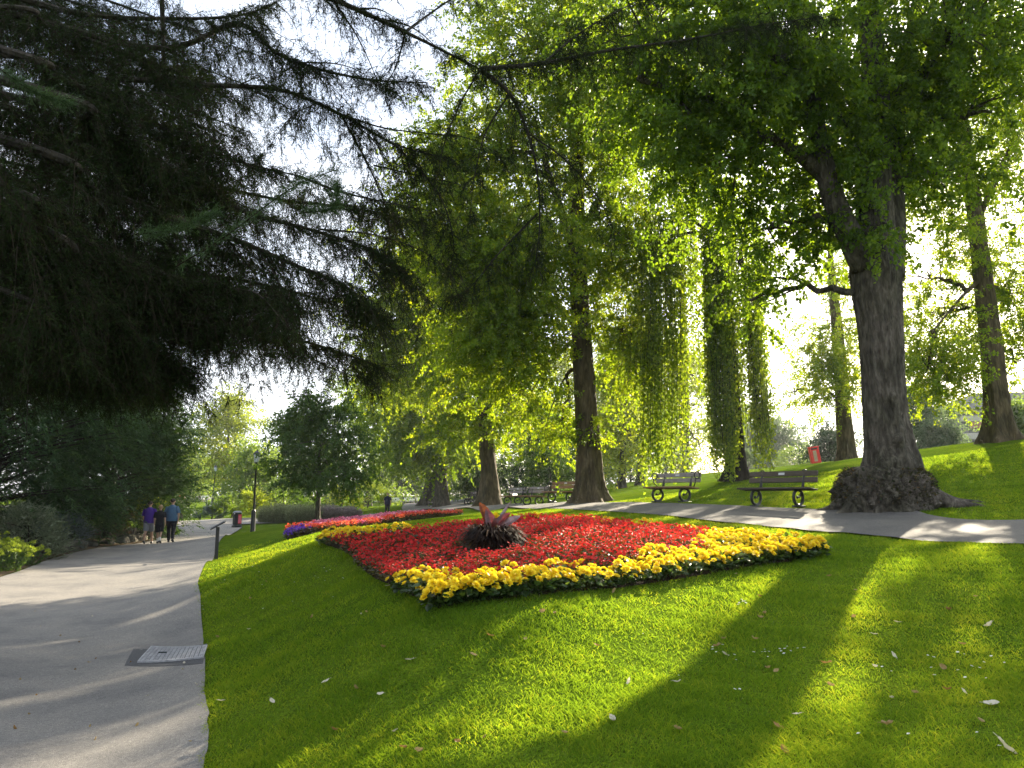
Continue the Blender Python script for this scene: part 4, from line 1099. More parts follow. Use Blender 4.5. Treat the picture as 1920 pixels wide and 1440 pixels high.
# ------------------------------------------------------------------ overhanging conifer at the upper left
def conifer():
    tb = np.array([-13.6, 8.8, h1(-13.6, 8.8)])
    root = thing('conifer_tree', 'huge dark conifer at the left whose drooping needle branches hang over the path', 'tree', tb)
    tm = MB()
    top = tb + [0.3, 0.2, 17]
    trunk_surface(tm, [tb - [0, 0, 0.1], tb + [0, 0, 3], tb + [0.1, 0, 8], top], [0.62, 0.5, 0.4, 0.2], 28, 60, 0.6, 0.6, 5, 0.1)
    tm.build('trunk', M['bark_dark'], root, tb, smooth=True)
    L = []   # (waypoints px, base radius, density, reach)
    def trunk_at(z): return tb + (top - tb) * (z / 17.0)
    def limb(wp, r=0.07, dens=1.0, reach=0.8, fromz=None):
        p = [Q(*w) for w in wp]
        if fromz is not None: p = [trunk_at(fromz)] + p
        L.append((resample(p, 90), r, dens, reach, fromz is not None))
    # long limb across the top that forks over the lawn
    limb([(330, -120, 8.2), (560, -25, 8.4), (640, 5, 8.5), (760, 60, 8.7), (900, 130, 9.0)], 0.065, 0.35, 0.45, 11.5)
    limb([(900, 130, 9.0), (1020, 118, 9.3), (1140, 95, 9.6), (1300, 72, 10), (1440, 45, 10.4), (1560, 30, 10.8)], 0.032, 1.3, 0.5)
    limb([(900, 130, 9.0), (955, 175, 9.1), (990, 250, 9.2), (1008, 330, 9.3), (1012, 420, 9.3), (1003, 500, 9.3)], 0.03, 0.95, 0.55)
    limb([(990, 250, 9.2), (1060, 300, 9.5), (1120, 370, 9.8), (1150, 430, 10)], 0.014, 0.6, 0.45)
    limb([(1008, 400, 9.3), (940, 470, 9.4), (880, 540, 9.6), (840, 560, 9.8)], 0.014, 1.0, 0.45)
    limb([(760, 60, 8.7), (800, 30, 9), (860, -10, 9.2), (930, -40, 9.4)], 0.02, 0.5, 0.45)
    limb([(1020, 118, 9.3), (1090, 60, 9.6), (1160, 20, 9.8), (1240, -20, 10)], 0.018, 1.2, 0.5)
    limb([(-60, -30, 8), (150, 25, 9), (300, 35, 9.2), (440, 30, 9.3), (520, 5, 9.4)], 0.05, 0.8, 0.6, 10.5)
    limb([(0, 20, 8.2), (300, 90, 9), (445, 45, 9.2), (520, 100, 9.3), (600, 130, 9.5), (700, 150, 9.8), (800, 155, 10)], 0.05, 0.9, 0.6, 10.2)
    limb([(60, 190, 8), (200, 150, 8.5), (400, 160, 9), (530, 170, 9.3), (640, 215, 9.6), (740, 270, 9.8), (850, 300, 10)], 0.05, 1.0, 0.7, 9.2)
    limb([(40, 160, 7.2), (160, 230, 7.8), (260, 290, 8.2), (360, 350, 8.6), (470, 400, 9), (580, 430, 9.2), (700, 470, 9.4), (770, 520, 9.6)], 0.06, 1.5, 0.75, 9.0)
    limb([(0, 260, 7), (150, 340, 7.6), (300, 400, 8), (440, 450, 8.5), (560, 500, 8.8), (650, 540, 9), (720, 600, 9.3)], 0.06, 1.7, 0.8, 8.4)
    limb([(0, 400, 7), (120, 505, 7.6), (180, 545, 7.9), (300, 575, 8.4), (400, 595, 8.8), (500, 620, 9.1), (620, 655, 9.4), (720, 690, 9.7)], 0.055, 1.6, 0.7, 7.6)
    limb([(340, 610, 8.4), (430, 620, 8.7), (540, 650, 9), (620, 690, 9.3), (700, 715, 9.6)], 0.022, 1.3, 0.6)
    limb([(-60, 520, 6.6), (90, 600, 7.2), (200, 650, 7.8), (290, 680, 8.3), (350, 700, 8.8)], 0.03, 1.9, 0.7, 6.9)
    limb([(-80, 600, 7.4), (60, 640, 8.0), (160, 665, 8.4), (260, 690, 8.8)], 0.02, 1.5, 0.5, 6.4)
    limb([(-40, 80, 7), (100, 140, 7.5), (230, 200, 8), (330, 250, 8.4), (440, 300, 9), (560, 330, 9.3)], 0.05, 1.3, 0.7, 9.6)
    limb([(-60, 330, 6.6), (60, 400, 7), (200, 470, 7.4), (330, 520, 7.9), (450, 545, 8.3), (560, 580, 8.6)], 0.05, 1.8, 0.8, 7.9)
    limb([(-60, 450, 8), (100, 480, 9), (260, 500, 9.6), (420, 520, 10.2), (560, 550, 10.8), (680, 590, 11.2)], 0.05, 1.5, 0.8, 7.6)
    limb([(-80, 170, 8.6), (120, 250, 9.4), (300, 320, 10.2), (500, 370, 11), (660, 390, 11.6), (800, 420, 12)], 0.05, 1.4, 0.8, 9.2)
    limb([(-60, 560, 8.5), (120, 600, 9.4), (260, 640, 10), (340, 690, 10.6)], 0.05, 1.8, 0.7, 6.8)
    limb([(-100, -60, 8.6), (60, 20, 9.3), (200, 90, 10), (360, 150, 10.6), (480, 210, 11)], 0.05, 0.9, 0.75, 11.6)
    limb([(-120, 260, 6), (-20, 380, 6.4), (80, 470, 6.8), (180, 560, 7.2), (240, 640, 7.6)], 0.04, 1.6, 0.7, 8.2)
    limb([(300, -60, 8.6), (305, 40, 8.8), (310, 150, 9), (335, 280, 9.2), (350, 400, 9.4)], 0.035, 0.9, 0.6)
    limb([(640, 215, 9.6), (700, 330, 9.9), (730, 420, 10), (720, 520, 10.1)], 0.018, 1.3, 0.6)
    limb([(740, 270, 9.8), (820, 360, 10), (850, 450, 10.2), (840, 520, 10.3)], 0.018, 1.2, 0.6)
    limb([(560, 330, 9.3), (640, 360, 9.5), (730, 380, 9.7), (830, 400, 9.9)], 0.02, 1.4, 0.6)
    for wp in ([(640, 215, 9.6), (720, 240, 9.8), (800, 250, 10), (880, 260, 10.2), (950, 300, 10.3)], [(700, 310, 10), (790, 330, 10.2), (880, 350, 10.3)], [(600, 430, 9.2), (700, 440, 9.5), (790, 470, 9.8), (860, 520, 10)],
               [(900, 130, 9.0), (860, 200, 9.2), (830, 280, 9.4), (820, 350, 9.5)], [(955, 175, 9.1), (910, 250, 9.3), (890, 330, 9.4), (880, 420, 9.5)], [(760, 60, 8.7), (740, 130, 8.9), (700, 190, 9)]):
        limb(wp, 0.014, 0.5, 0.45)
    # filler limbs through the heavy left side of the canopy
    for i in range(26):
        y0 = 6.6 + 4.6 * rng.random()
        v0 = -80 + 760 * (i / 25.0)
        u0 = -120 + 60 * rng.random()
        ex = 380 + 230 * rng.random() if v0 < 480 else 300 + 60 * rng.random()
        vm = lambda f: v0 + (0.30 * ex * f if v0 < 560 else 0.12 * ex * f)
        limb([(u0, v0, y0), (u0 + ex * .35, vm(.28) , y0 + .5), (u0 + ex * .7, vm(.68), y0 + 1.0), (u0 + ex, vm(1.05), y0 + 1.5)], 0.04, 0.9 if v0 < 180 else 1.5, 0.75, max(5.5, Q(u0, v0, y0)[2] + 0.6))
    for (P, r, dens, reach, main) in list(L):
        if not main: continue
        for q in range(6):
            k0 = rng.integers(25, 74)
            tg0 = nrm(P[min(k0 + 2, 89)] - P[k0 - 2])
            d0 = nrm(tg0 * 0.7 + rng.normal(size=3) * np.array([0.5, 0.8, 0.35]) + [0, 0, -0.05])
            l0 = 0.7 + 0.9 * rng.random()
            L.append((resample([P[k0], P[k0] + d0 * l0 * .5 - [0, 0, .04], P[k0] + d0 * l0 - [0, 0, .3 * l0]], 40), r * 0.22, 0.75 * dens ** 0.5, 0.45, False))
    bm, nm = MB(), MB()
    for (P, r, dens, reach, main) in L:
        n = len(P)
        bm.tube(P, np.linspace(r, r * 0.18, n), 7)
        seg = np.linalg.norm(np.diff(P, axis=0), axis=1); ln = seg.sum()
        tg = nrm(np.gradient(P, axis=0))
        ns = int(ln * (17 if main else 26) * dens)
        w = np.linspace(0.35 if main else 0.8, 1.0, n)
        i = rng.choice(n, ns, p=w / w.sum())
        o = P[i] + rng.normal(size=(ns, 3)) * 0.02
        side = rand_unit(ns); side[:, 2] = side[:, 2] * 0.7 - 0.12
        d = nrm(tg[i] * 0.55 + side)
        l = reach * (0.3 + 0.9 * rng.random(ns)) * (1.15 - 0.5 * i / n)
        sag = 1.0 * (0.3 + 1.2 * rng.random(ns))
        tipz = o[:, 2] + d[:, 2] * l - sag * l
        kk = tipz > 2.9 + 0.35 * rng.random(ns)
        o, d, l, sag, i = o[kk], d[kk], l[kk], sag[kk], i[kk]; ns = len(o)
        if ns == 0: continue
        m = 7
        s = np.linspace(0, 1, m)
        C = o[:, None] + d[:, None] * (l[:, None] * s)[..., None]
        C[..., 2] -= sag[:, None] * l[:, None] * s ** 2
        C = C + rng.normal(size=C.shape) * 0.012
        for q in range(m - 1):
            a, b2 = C[:, q], C[:, q + 1]
            e = b2 - a; eL = np.linalg.norm(e, axis=1)
            bm.slivers(a, e, eL * 1.25, 0.012 * (1 - 0.6 * q / m), mat=1)
        # twiglets
        kt = 15
        s2 = rng.random((ns, kt))
        D = o[:, None] + d[:, None] * (l[:, None] * s2)[..., None]
        D[..., 2] -= sag[:, None] * l[:, None] * s2 ** 2
        td = d[:, None] * 0.5 + rng.normal(size=(ns, kt, 3)) * 0.5 + np.array([0, 0, -0.55])
        td = nrm(td).reshape(-1, 3); D = D.reshape(-1, 3)
        tl = 0.07 + 0.17 * rng.random(len(D)) ** 1.5
        nm.slivers(D, td, tl, 0.006, mat=2)
        kn = 7
        s3 = rng.random((len(D), kn))
        E = (D[:, None] + td[:, None] * (tl[:, None] * s3)[..., None]).reshape(-1, 3)
        ed = nrm((td[:, None] * 0.7 + rng.normal(size=(len(D), kn, 3)) * 0.55).reshape(-1, 3))
        tint = np.repeat(np.clip(rng.normal(0.45, 0.22, len(D)), 0, 1), kn)
        nm.slivers(E, ed, 0.022 + 0.03 * rng.random(len(E)), 0.0065, mat=0, tint=tint)
    bm.build('branch', [M['bark_dark'], M['conifer_twig']], root, tb, smooth=False)
    # a few nearer sprays of fresh green needles
    for wp in ([(330, 500, 6.2), (420, 445, 6.0), (500, 385, 5.9), (560, 345, 5.9), (625, 320, 6.0)], [(250, 440, 6.4), (330, 430, 6.3), (400, 400, 6.2)], [(560, 400, 6.2), (625, 390, 6.2), (632, 350, 6.2)], [(0, 130, 6), (60, 170, 6.1), (120, 190, 6.2)]):
        P = resample([Q(*w) for w in wp], 40)
        nm.tube(P, np.linspace(0.008, 0.003, 40), 5, mat=2)
        ns = 420
        i = rng.integers(0, 40, ns)
        td = nrm(np.gradient(P, axis=0))[i] * 0.9 + rng.normal(size=(ns, 3)) * 0.5
        td = nrm(td); tl = 0.05 + 0.14 * rng.random(ns)
        E = (P[i][:, None] + td[:, None] * (tl[:, None] * rng.random((ns, 10)))[..., None]).reshape(-1, 3)
        ed = nrm((td[:, None] * 0.8 + rng.normal(size=(ns, 10, 3)) * 0.4).reshape(-1, 3))
        nm.slivers(E, ed, 0.02 + 0.02 * rng.random(len(E)), 0.004, mat=1)
    nm.build('foliage', [M['conifer'], M['conifer_fresh'], M['conifer_twig']], root, tb)
conifer()

# ------------------------------------------------------------------ dark evergreens and shrubs left of the path
def evergreen(name, label, cat, base, rx, ry, hgt, n, mat='yew_leaf', fl=0.34, tr=0.16, group=None, low=0.1, k=16, droop=0.5, stem='bark_dark', asp=0.24, upw=0.0):
    base = np.asarray(base, float)
    root = thing(name, label, cat, base, group=group)
    tm = MB()
    trunk_surface(tm, [base - [0, 0, .05], base + [0.1, 0, hgt * .4], base + [0, 0, hgt * .9]], [tr, tr * .7, tr * .2], 12, 14, 0.4, 0.3)
    cm = MB()
    m = max(8, n // 26)
    f = rng.random(m) ** 0.8
    z = hgt * (low + (1 - low) * f)
    rr = np.sqrt(np.clip(1 - ((f - 0.28) / 0.74) ** 2, 0.03, 1)) * (0.72 + 0.4 * rng.random(m))
    a = rng.random(m) * 2 * np.pi
    cl = base + np.c_[np.cos(a) * rx * rr, np.sin(a) * ry * rr, z]
    for q in cl[::3]:
        s = base + [0, 0, max(0.1, (q[2] - base[2]) * 0.75)]
        tm.tube(bez(s, (s + q) / 2 + [0, 0, 0.15], q, 6), np.linspace(tr * 0.3, 0.015, 6), 4, cap=False)
    i = rng.integers(0, m, n)
    out = cl[i] - base; out[:, 2] = 0; out = nrm(out)
    C = cl[i] + rng.normal(size=(n, 3)) * 0.13 * min(rx, hgt) - out * (rng.random((n, 1)) * 0.25 * rx)
    O = nrm(out + rng.normal(size=(n, 3)) * 0.5 + [0, 0, upw])
    # frond: a row of narrow leaflets either side
    t = rng.random((n, k))
    L = fl * (1.0 + rng.random(n)) * 1.4
    pos = C[:, None] + O[:, None] * (L[:, None] * t)[..., None]
    pos[..., 2] -= droop * L[:, None] * t ** 2
    sd = nrm(np.cross(O, [0, 0, 1.0]))
    sg = np.where(rng.random((n, k)) < 0.5, -1.0, 1.0)
    d = nrm(O[:, None] * 0.8 + sd[:, None] * sg[..., None] * 0.75 + rng.normal(size=(n, k, 3)) * 0.25 + np.array([0, 0, -droop * 0.6 + upw]))
    nn = np.array([0, 0, 1.0]) + rng.normal(size=(n, k, 3)) * 0.4
    ll = fl * (0.45 + 0.4 * rng.random((n, k))) * (1.1 - 0.6 * t)
    bt = np.clip(rng.normal(0.42, 0.2, n), 0, 1)
    cm.leaves(pos.reshape(-1, 3), d.reshape(-1, 3), nn.reshape(-1, 3), ll.ravel(), ll.ravel() * asp, tint=np.clip(np.repeat(bt, k) + rng.normal(0, .1, n * k), 0, 1))
    tm.build('stem' if cat in ('shrub', 'plant') else 'trunk', M[stem], root, base)
    cm.build('foliage' if cat in ('shrub', 'plant') else 'crown', [M[mat]], root, base)
    return root

def at(x, y): return np.array([x, y, h1(x, y)])
for (x, y, rx, ry, hg, n, mat, fl, lb) in [
    (-18.6, 27, 4.2, 3.5, 9.0, 2600, 'yew_leaf', 0.30, 'broad dark yew with drooping sprays behind the silvery shrub'),
    (-18.4, 34.5, 3.3, 3.2, 8.2, 2200, 'yew_leaf', 0.32, 'dark yew leaning over the rocks nearest the three walkers'),
    (-21.5, 22, 4.0, 3.4, 8.0, 1800, 'dark_leaf', 0.30, 'bluish green conifer at the left edge behind the yellow green flowers'),
    (-24.5, 31, 4.5, 4.0, 11, 1700, 'yew_leaf', 0.36, 'tall dark evergreen at the back of the left hand border'),
    (-25, 42, 5.0, 4.0, 12, 1700, 'yew_leaf', 0.42, 'big dark evergreen beyond the bend of the path, above the walkers'),
    (-20.5, 39.5, 2.6, 2.4, 6.2, 1100, 'yew_leaf', 0.34, 'rounded dark evergreen just left of the walker in purple'),
    (-17.6, 22.5, 1.6, 1.6, 2.6, 700, 'dark_leaf', 0.22, 'low dark evergreen behind the silvery shrub'),
    (-17.3, 29.8, 1.7, 1.5, 2.3, 700, 'yew_leaf', 0.2, 'low spreading dark shrub behind the mossy rocks'),
]:
    evergreen('evergreen_tree', lb, 'tree', at(x, y), rx, ry, hg, int(n * 2.6), mat, fl * 1.15, group='dark evergreens left of the path')
evergreen('silver_shrub', 'silvery variegated shrub beside the path at the left', 'shrub', ground(62, 1052) + [-0.5, 0.3, 0], 1.15, 1.2, 1.6, 2600, 'silver_leaf', 0.10, 0.03, k=14, droop=0.1, stem='twig', asp=0.4, upw=0.5)
evergreen('silver_shrub', 'smaller grey green shrub right of the silvery one', 'shrub', ground(112, 1040) + [-0.5, 0.8, 0], 0.9, 0.9, 1.25, 1500, 'blue_herb', 0.11, 0.03, k=12, droop=0.1, stem='twig', asp=0.4, upw=0.4)
evergreen('bare_shrub', 'twiggy pale leaved shrub between the yews and the rocks', 'shrub', at(-16.6, 28.2), 0.7, 0.7, 1.45, 110, 'silver_leaf', 0.12, 0.03, k=8, droop=0.2, stem='twig', asp=0.4, upw=0.4)
evergreen('green_shrub', 'sunlit yellow green shrub beside the walker in purple', 'shrub', at(-18.3, 38.2), 1.2, 1.2, 1.9, 420, 'far_yellow', 0.15, 0.04, k=12, droop=0.1, stem='twig', asp=0.6, upw=0.4)
evergreen('green_shrub', 'rusty twiggy low shrub under the yews by the walkers', 'shrub', at(-17.6, 35.2), 0.9, 0.9, 1.1, 260, 'shoots', 0.12, 0.03, k=12, droop=0.3, stem='twig', asp=0.5, upw=0.2)

def spurge(label, x, y, r, hg, n):
    b = at(x, y)
    root = thing('spurge_plant', label, 'plant', b, group='yellow green spurges at the left path edge')
    sm, fm = MB(), MB()
    a = rng.random(n) * 2 * np.pi; q = r * np.sqrt(rng.random(n))
    tip = np.c_[np.cos(a) * q, np.sin(a) * q, hg * (1.05 - 0.45 * (q / r) ** 2) * (0.8 + 0.35 * rng.random(n))]
    bs = tip * [0.45, 0.45, 0]
    for i in range(n):
        sm.tube(bez(bs[i], (bs[i] + tip[i]) / 2 + [0, 0, 0.1], tip[i], 5), 0.006, 3, cap=False)
        m = 26
        d = rand_unit(m); d[:, 2] = np.abs(d[:, 2])
        fm.leaves(tip[i] + d * 0.035, d, rand_unit(m) + [0, 0, .8], 0.05 + 0.03 * rng.random(m), 0.04, mat=0)
        m = 16; t = rng.random(m)[:, None]
        p = bs[i] * (1 - t) + tip[i] * t
        fm.leaves(p, rand_unit(m) + [0, 0, .1], rand_unit(m) + [0, 0, .8], 0.09, 0.025, mat=1)
    sm.build('stem', M['beg_leaf'], root); fm.build('flower_head', [M['lime_bract'], M['mid_leaf']], root)
spurge('yellow green spurge clump nearest the bottom left of the border', *(ground(22, 1074)[:2] + [-0.25, 0]), 0.75, 0.72, 70)
spurge('yellow green spurge clump between path edge and silvery shrub', *(ground(58, 1063)[:2] + [-0.2, 0]), 0.6, 0.6, 50)
spurge('small spurge clump further left against the bluish conifer', *(ground(8, 1060)[:2] + [-0.2, 0]), 0.7, 0.8, 50)

# mossy rocks edging the path
edge = resample([(*g0(112, 1043), 0), (*g0(160, 1036), 0), (*g0(255, 1020), 0), (-16.6, 35.0, 0), (-18.0, 40, 0)], 16)
for i, e in enumerate(edge):
    s = 0.26 + 0.22 * rng.random()
    th, ph = np.meshgrid(np.linspace(0, 2 * np.pi, 18, endpoint=False), np.linspace(0.02, math.pi - 0.02, 11))
    d = np.stack([np.sin(ph) * np.cos(th), np.sin(ph) * np.sin(th), np.cos(ph)], -1)
    k = rng.normal(size=(4, 3)) * 2.2; kp = rng.random(4) * 6
    r = 1 + sum(0.10 * np.sin(d @ k[j] + kp[j]) for j in range(4)) + 0.02 * rng.normal(size=th.shape)
    q = np.sign(d) * np.abs(d) ** 0.75
    V = q * r[..., None] * np.array([s * (0.9 + .5 * rng.random()), s * (0.7 + .3 * rng.random()), s * 0.62])
    i2, j2 = np.meshgrid(np.arange(10), np.arange(18), indexing='ij')
    f = np.stack([i2 * 18 + j2, (i2 + 1) * 18 + j2, (i2 + 1) * 18 + (j2 + 1) % 18, i2 * 18 + (j2 + 1) % 18], -1).reshape(-1, 4)
    x, y = e[0] - 0.35 - 0.2 * rng.random(), e[1] + 0.1 * rng.normal()
    o = MB().add(V.reshape(-1, 3), None, f).build('rock', M['rock'], smooth=True, loc=(x, y, h1(x, y) + s * 0.32))
    o.rotation_euler = (0, 0, rng.random() * 6)
    tag(o, 'mossy stone in the row edging the left side of the path', 'rock', 'rocks edging the left of the path')

# herbaceous border and shrubs in the middle distance
def mound(name, label, u, y, hw, hg, mat, n=420, style='mound', group='plants of the far shrub border'):
    b = on_ground(u, y); r = hw * y / 1400.0
    if style == 'spikes':
        o = MB()
        m = n * 4
        a = rng.random(m) * 2 * np.pi; q = np.sqrt(rng.random(m))
        p = np.c_[np.cos(a) * q * r, np.sin(a) * q * r * 0.6, np.zeros(m)]
        p[:, 2] = H(p[:, 0] + b[0], p[:, 1] + b[1]) - b[2] - 0.03
        d = nrm(np.c_[np.cos(a) * 0.25 * q, np.sin(a) * 0.25 * q, np.ones(m)] + rng.normal(size=(m, 3)) * 0.13)
        l = hg * (0.55 + 0.5 * rng.random(m)) * (1.05 - 0.35 * q ** 3)
        o.slivers(p, d, l, 0.05, tint=np.clip(rng.normal(.4, .2, m), 0, 1))
        k = 7
        t = 0.35 + 0.65 * rng.random((m, k))
        e = (p[:, None] + d[:, None] * (l[:, None] * t)[..., None]).reshape(-1, 3)
        o.leaves(e, rng.normal(size=(m * k, 3)) * .6 + np.repeat(d, k, 0), rand_unit(m * k), 0.13, 0.05)
        return tag(o.build(name, [M[mat]], loc=b), label, 'plant', group)
    return evergreen(name, label, 'shrub', b, r, r * 0.7, hg, n, mat, 0.26, 0.05, group=group, k=12, droop=0.1, stem='twig', asp=0.55, upw=0.45, low=0.05)
for a in [
    ('round_shrub', 'bluish low shrub at the left end of the shrub border', 398, 60, 26, 0.9, 'blue_herb', 300, 'mound'),
    ('round_shrub', 'dull green rounded shrub behind the litter bin', 436, 60, 30, 1.5, 'far_leaf', 380, 'mound'),
    ('round_shrub', 'bright green shrub behind the nearest street lamp', 478, 58, 34, 1.7, 'far_yellow', 420, 'mound'),
    ('tall_herb', 'grey green feathery clump right of the nearest street lamp', 525, 54, 36, 1.35, 'grey_herb', 420, 'spikes'),
    ('tall_herb', 'pale grey clump left of the small tree stem', 570, 53, 28, 1.3, 'grey_herb', 320, 'spikes'),
    ('tall_herb', 'lilac tinted clump right of the small tree stem', 617, 54, 24, 1.1, 'lilac_herb', 300, 'spikes'),
    ('tall_herb', 'pinkish grey low clump at the right end of the border', 652, 56, 24, 0.9, 'lilac_herb', 260, 'spikes'),
    ('round_shrub', 'dark green shrub behind the grey feathery clump', 530, 66, 40, 2.3, 'mid_leaf', 420, 'mound'),
    ('round_shrub', 'golden green tall shrub behind the lilac clump', 640, 64, 44, 2.1, 'far_yellow', 480, 'mound'),
    ('round_shrub', 'bright yellow shrub left of the man in black', 690, 70, 38, 2.2, 'lime_bract', 420, 'mound'),
    ('round_shrub', 'dark hedge shrub beside the distant white benches', 770, 128, 42, 5.0, 'dark_leaf', 420, 'mound'),
    ('round_shrub', 'yellow green shrub just behind the head of the man in black', 722, 100, 26, 2.6, 'far_yellow', 260, 'mound'),
    ('round_shrub', 'dark shrub under the umbrella shaped tree', 862, 85, 30, 2.4, 'dark_leaf', 300, 'mound'),
    ('round_shrub', 'olive green shrub left of the mossy footed lime', 878, 70, 24, 1.7, 'mid_leaf', 260, 'mound'),
    ('round_shrub', 'shadowy shrub between the mossy footed lime and the first brown bench', 955, 60, 40, 2.4, 'dark_leaf', 340, 'mound'),
    ('round_shrub', 'dark green undergrowth behind the three brown benches', 1030, 56, 50, 2.6, 'mid_leaf', 420, 'mound'),
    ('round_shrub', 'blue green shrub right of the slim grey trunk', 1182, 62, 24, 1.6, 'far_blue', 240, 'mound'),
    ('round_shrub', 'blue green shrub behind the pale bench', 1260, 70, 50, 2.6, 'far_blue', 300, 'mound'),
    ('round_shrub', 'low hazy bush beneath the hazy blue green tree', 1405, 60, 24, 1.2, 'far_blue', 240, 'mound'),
]:
    mound(*a)
for (u, y, hw, hg, lb) in [(260, 130, 60, 6, 'green hedge at far left behind the distant lawn'), (345, 140, 60, 7, 'dark green hedge behind the distant people on the lawn'), (430, 140, 70, 9, 'tall hedge of trees behind the far street lamp'), (1330, 130, 70, 9, 'dense hedge far behind the weeping tree'), (960, 140, 90, 14, 'tall belt of trees far behind the benches'), (1110, 140, 90, 14, 'tall belt of trees far behind the ribbed lime'), (640, 135, 90, 10, 'wall of green trees far behind the shrub border'), (1500, 75, 40, 2.5, 'low hazy hedge left of the red bin'), (1650, 70, 60, 4, 'hedge beyond the crest behind the huge lime')]:
    mound('hedge', lb, u, y, hw, hg, 'far_leaf', 520, 'mound', 'distant hedges')

# ------------------------------------------------------------------ flower beds
def dist_poly(x, y, line):
    line = np.asarray(line, float); d = np.full(len(x), 1e9)
    for a, b in zip(line[:-1], line[1:]):
        e = b - a; t = np.clip(((x - a[0]) * e[0] + (y - a[1]) * e[1]) / (e @ e), 0, 1)
        d = np.minimum(d, np.hypot(x - a[0] - t * e[0], y - a[1] - t * e[1]))
    return d

def poisson(poly, step, jit=0.3):
    p = np.asarray(poly); lo, hi = p.min(0), p.max(0)
    out = []
    r = 0
    y = lo[1]
    while y < hi[1]:
        x = lo[0] + (step / 2 if r % 2 else 0)
        while x < hi[0]:
            out.append((x, y)); x += step
        y += step * 0.87; r += 1
    out = np.array(out) + rng.normal(size=(len(out), 2)) * step * jit * 0.6
    return out[inpoly(out[:, 0], out[:, 1], poly)]

def petals(mb, c, ax, r, rings, mat, ruffle=0.2):
    """layered double blossom facing ax"""
    ax = np.asarray(ax, float) / np.linalg.norm(ax)
    u = nrm(np.cross(ax, [0.3, 0.9, 0.1])); w = np.cross(ax, u)
    for (n, rad, lift, size, ph) in rings:
        a = np.arange(n) * 2 * np.pi / n + ph + rng.normal(size=n) * 0.15
        rd = np.cos(a)[:, None] * u + np.sin(a)[:, None] * w
        base = c + rd * (rad * r * 0.25) + ax * (lift * r * 0.2)
        d = rd * 1.0 + ax * lift + rng.normal(size=(n, 3)) * ruffle
        nn = ax - rd * lift + rng.normal(size=(n, 3)) * ruffle
        mb.leaves(base, d, nn, size * r, size * r * 0.95, fold=0.16, mat=mat, hexa=True, curl=-0.1)

RINGS_BIG = [(7, 0.9, 0.15, 1.0, 0.0), (6, 0.8, 0.55, 0.86, 0.4), (5, 0.6, 1.1, 0.7, 0.2), (4, 0.3, 1.9, 0.5, 0.5)]

def begonia_foliage(n, r, hg, leaf, mat):
    mb = MB()
    a = rng.random(n) * 2 * np.pi; q = np.sqrt(rng.random(n))
    p = np.c_[np.cos(a) * q * r * 0.75, np.sin(a) * q * r * 0.75, hg * (0.35 + 0.6 * (1 - q ** 2)) * (0.5 + 0.5 * rng.random(n))]
    d = np.c_[np.cos(a), np.sin(a), 0.1 * np.ones(n)] + rng.normal(size=(n, 3)) * 0.5
    nn = np.c_[np.cos(a) * 0.4, np.sin(a) * 0.4, np.ones(n)] + rng.normal(size=(n, 3)) * 0.35
    mb.leaves(p, d, nn, leaf * (0.7 + 0.6 * rng.random(n)), leaf * 0.85 * (0.7 + 0.6 * rng.random(n)), mat=0, hexa=True)
    for i in range(0, n, 3):
        mb.slivers(np.array([[p[i, 0] * .3, p[i, 1] * .3, -0.02]]), np.array([p[i] * [0.7, 0.7, 1] + [0, 0, 0.02]]), np.linalg.norm(p[i]) + 0.02, 0.012, mat=0)
    return mb

# yellow plants: foliage and each blossom a part
YEL = []
for v in range(4):
    pr = thing('yellow_begonia', 'yellow begonia plant with round double blossoms in the border of the red bed', 'plant', (0, 0, -50), group='yellow begonias edging the red flower bed')
    begonia_foliage(40, 0.23, 0.21, 0.085, 0).build('foliage', [M['beg_leaf']], pr)
    for j in range(5 + v % 3):
        a = j * 2.4 + v; q = 0.21 * math.sqrt((j + 0.3) / 6)
        mb = MB()
        c = np.array([math.cos(a) * q, math.sin(a) * q, 0.25 + 0.05 * rng.random() - 3.2 * q * q])
        petals(mb, c, (math.cos(a) * 0.55 + rng.normal() * .2, math.sin(a) * 0.55 - 0.3 + rng.normal() * .2, 0.85), 0.036 + 0.026 * rng.random(), RINGS_BIG, 0)
        mb.slivers(np.array([[c[0] * .5, c[1] * .5, 0.02]]), np.array([c - [c[0] * .5, c[1] * .5, 0.02]]), np.linalg.norm(c) , 0.01, mat=1)
        mb.build('blossom', [M['yellow_petal'], M['beg_leaf']], pr)
    YEL.append(pr)

NEAR_EDGE = np.array([xy(*p) for p in ((752, 1110, 8.75), (785, 1123, 8.0), (820, 1137, 7.5), (960, 1130, 7.75), (1150, 1105, 8.6), (1400, 1060, 10.0), (1540, 1030, 11.0))])
FAR_EDGE = np.array([xy(*p) for p in ((606, 1018, 14.6), *FARP, (1540, 1033, 10.9))])
RCORNER = np.array(xy(1540, 1030, 11.0)); LCORNER = np.array(xy(606, 1018, 14.6))
CANNA = ground(922, 1040)[:2]
inner = BEDc + (BEDP - BEDc) * 1.0
rim = resample(np.c_[np.vstack([BEDP, BEDP[:1]]), np.zeros(len(BEDP) + 1)], 150)[:, :2]
rim = rim + nrm(BEDc - rim) * 0.07
pts = np.vstack([poisson(BEDc + (BEDP - BEDc) * 0.965, 0.225), rim[::1]])
de, df = dist_poly(pts[:, 0], pts[:, 1], NEAR_EDGE), dist_poly(pts[:, 0], pts[:, 1], FAR_EDGE)
dr = np.hypot(*(pts - RCORNER).T); dl = np.hypot(*(pts - LCORNER).T)
wn_ = 0.34 + 0.48 * np.clip((pts[:, 0] - 0.5) / 2.6, 0, 1) + 0.10 * np.sin(pts[:, 0] * 4.1) + 0.1 * rng.normal(size=len(pts))
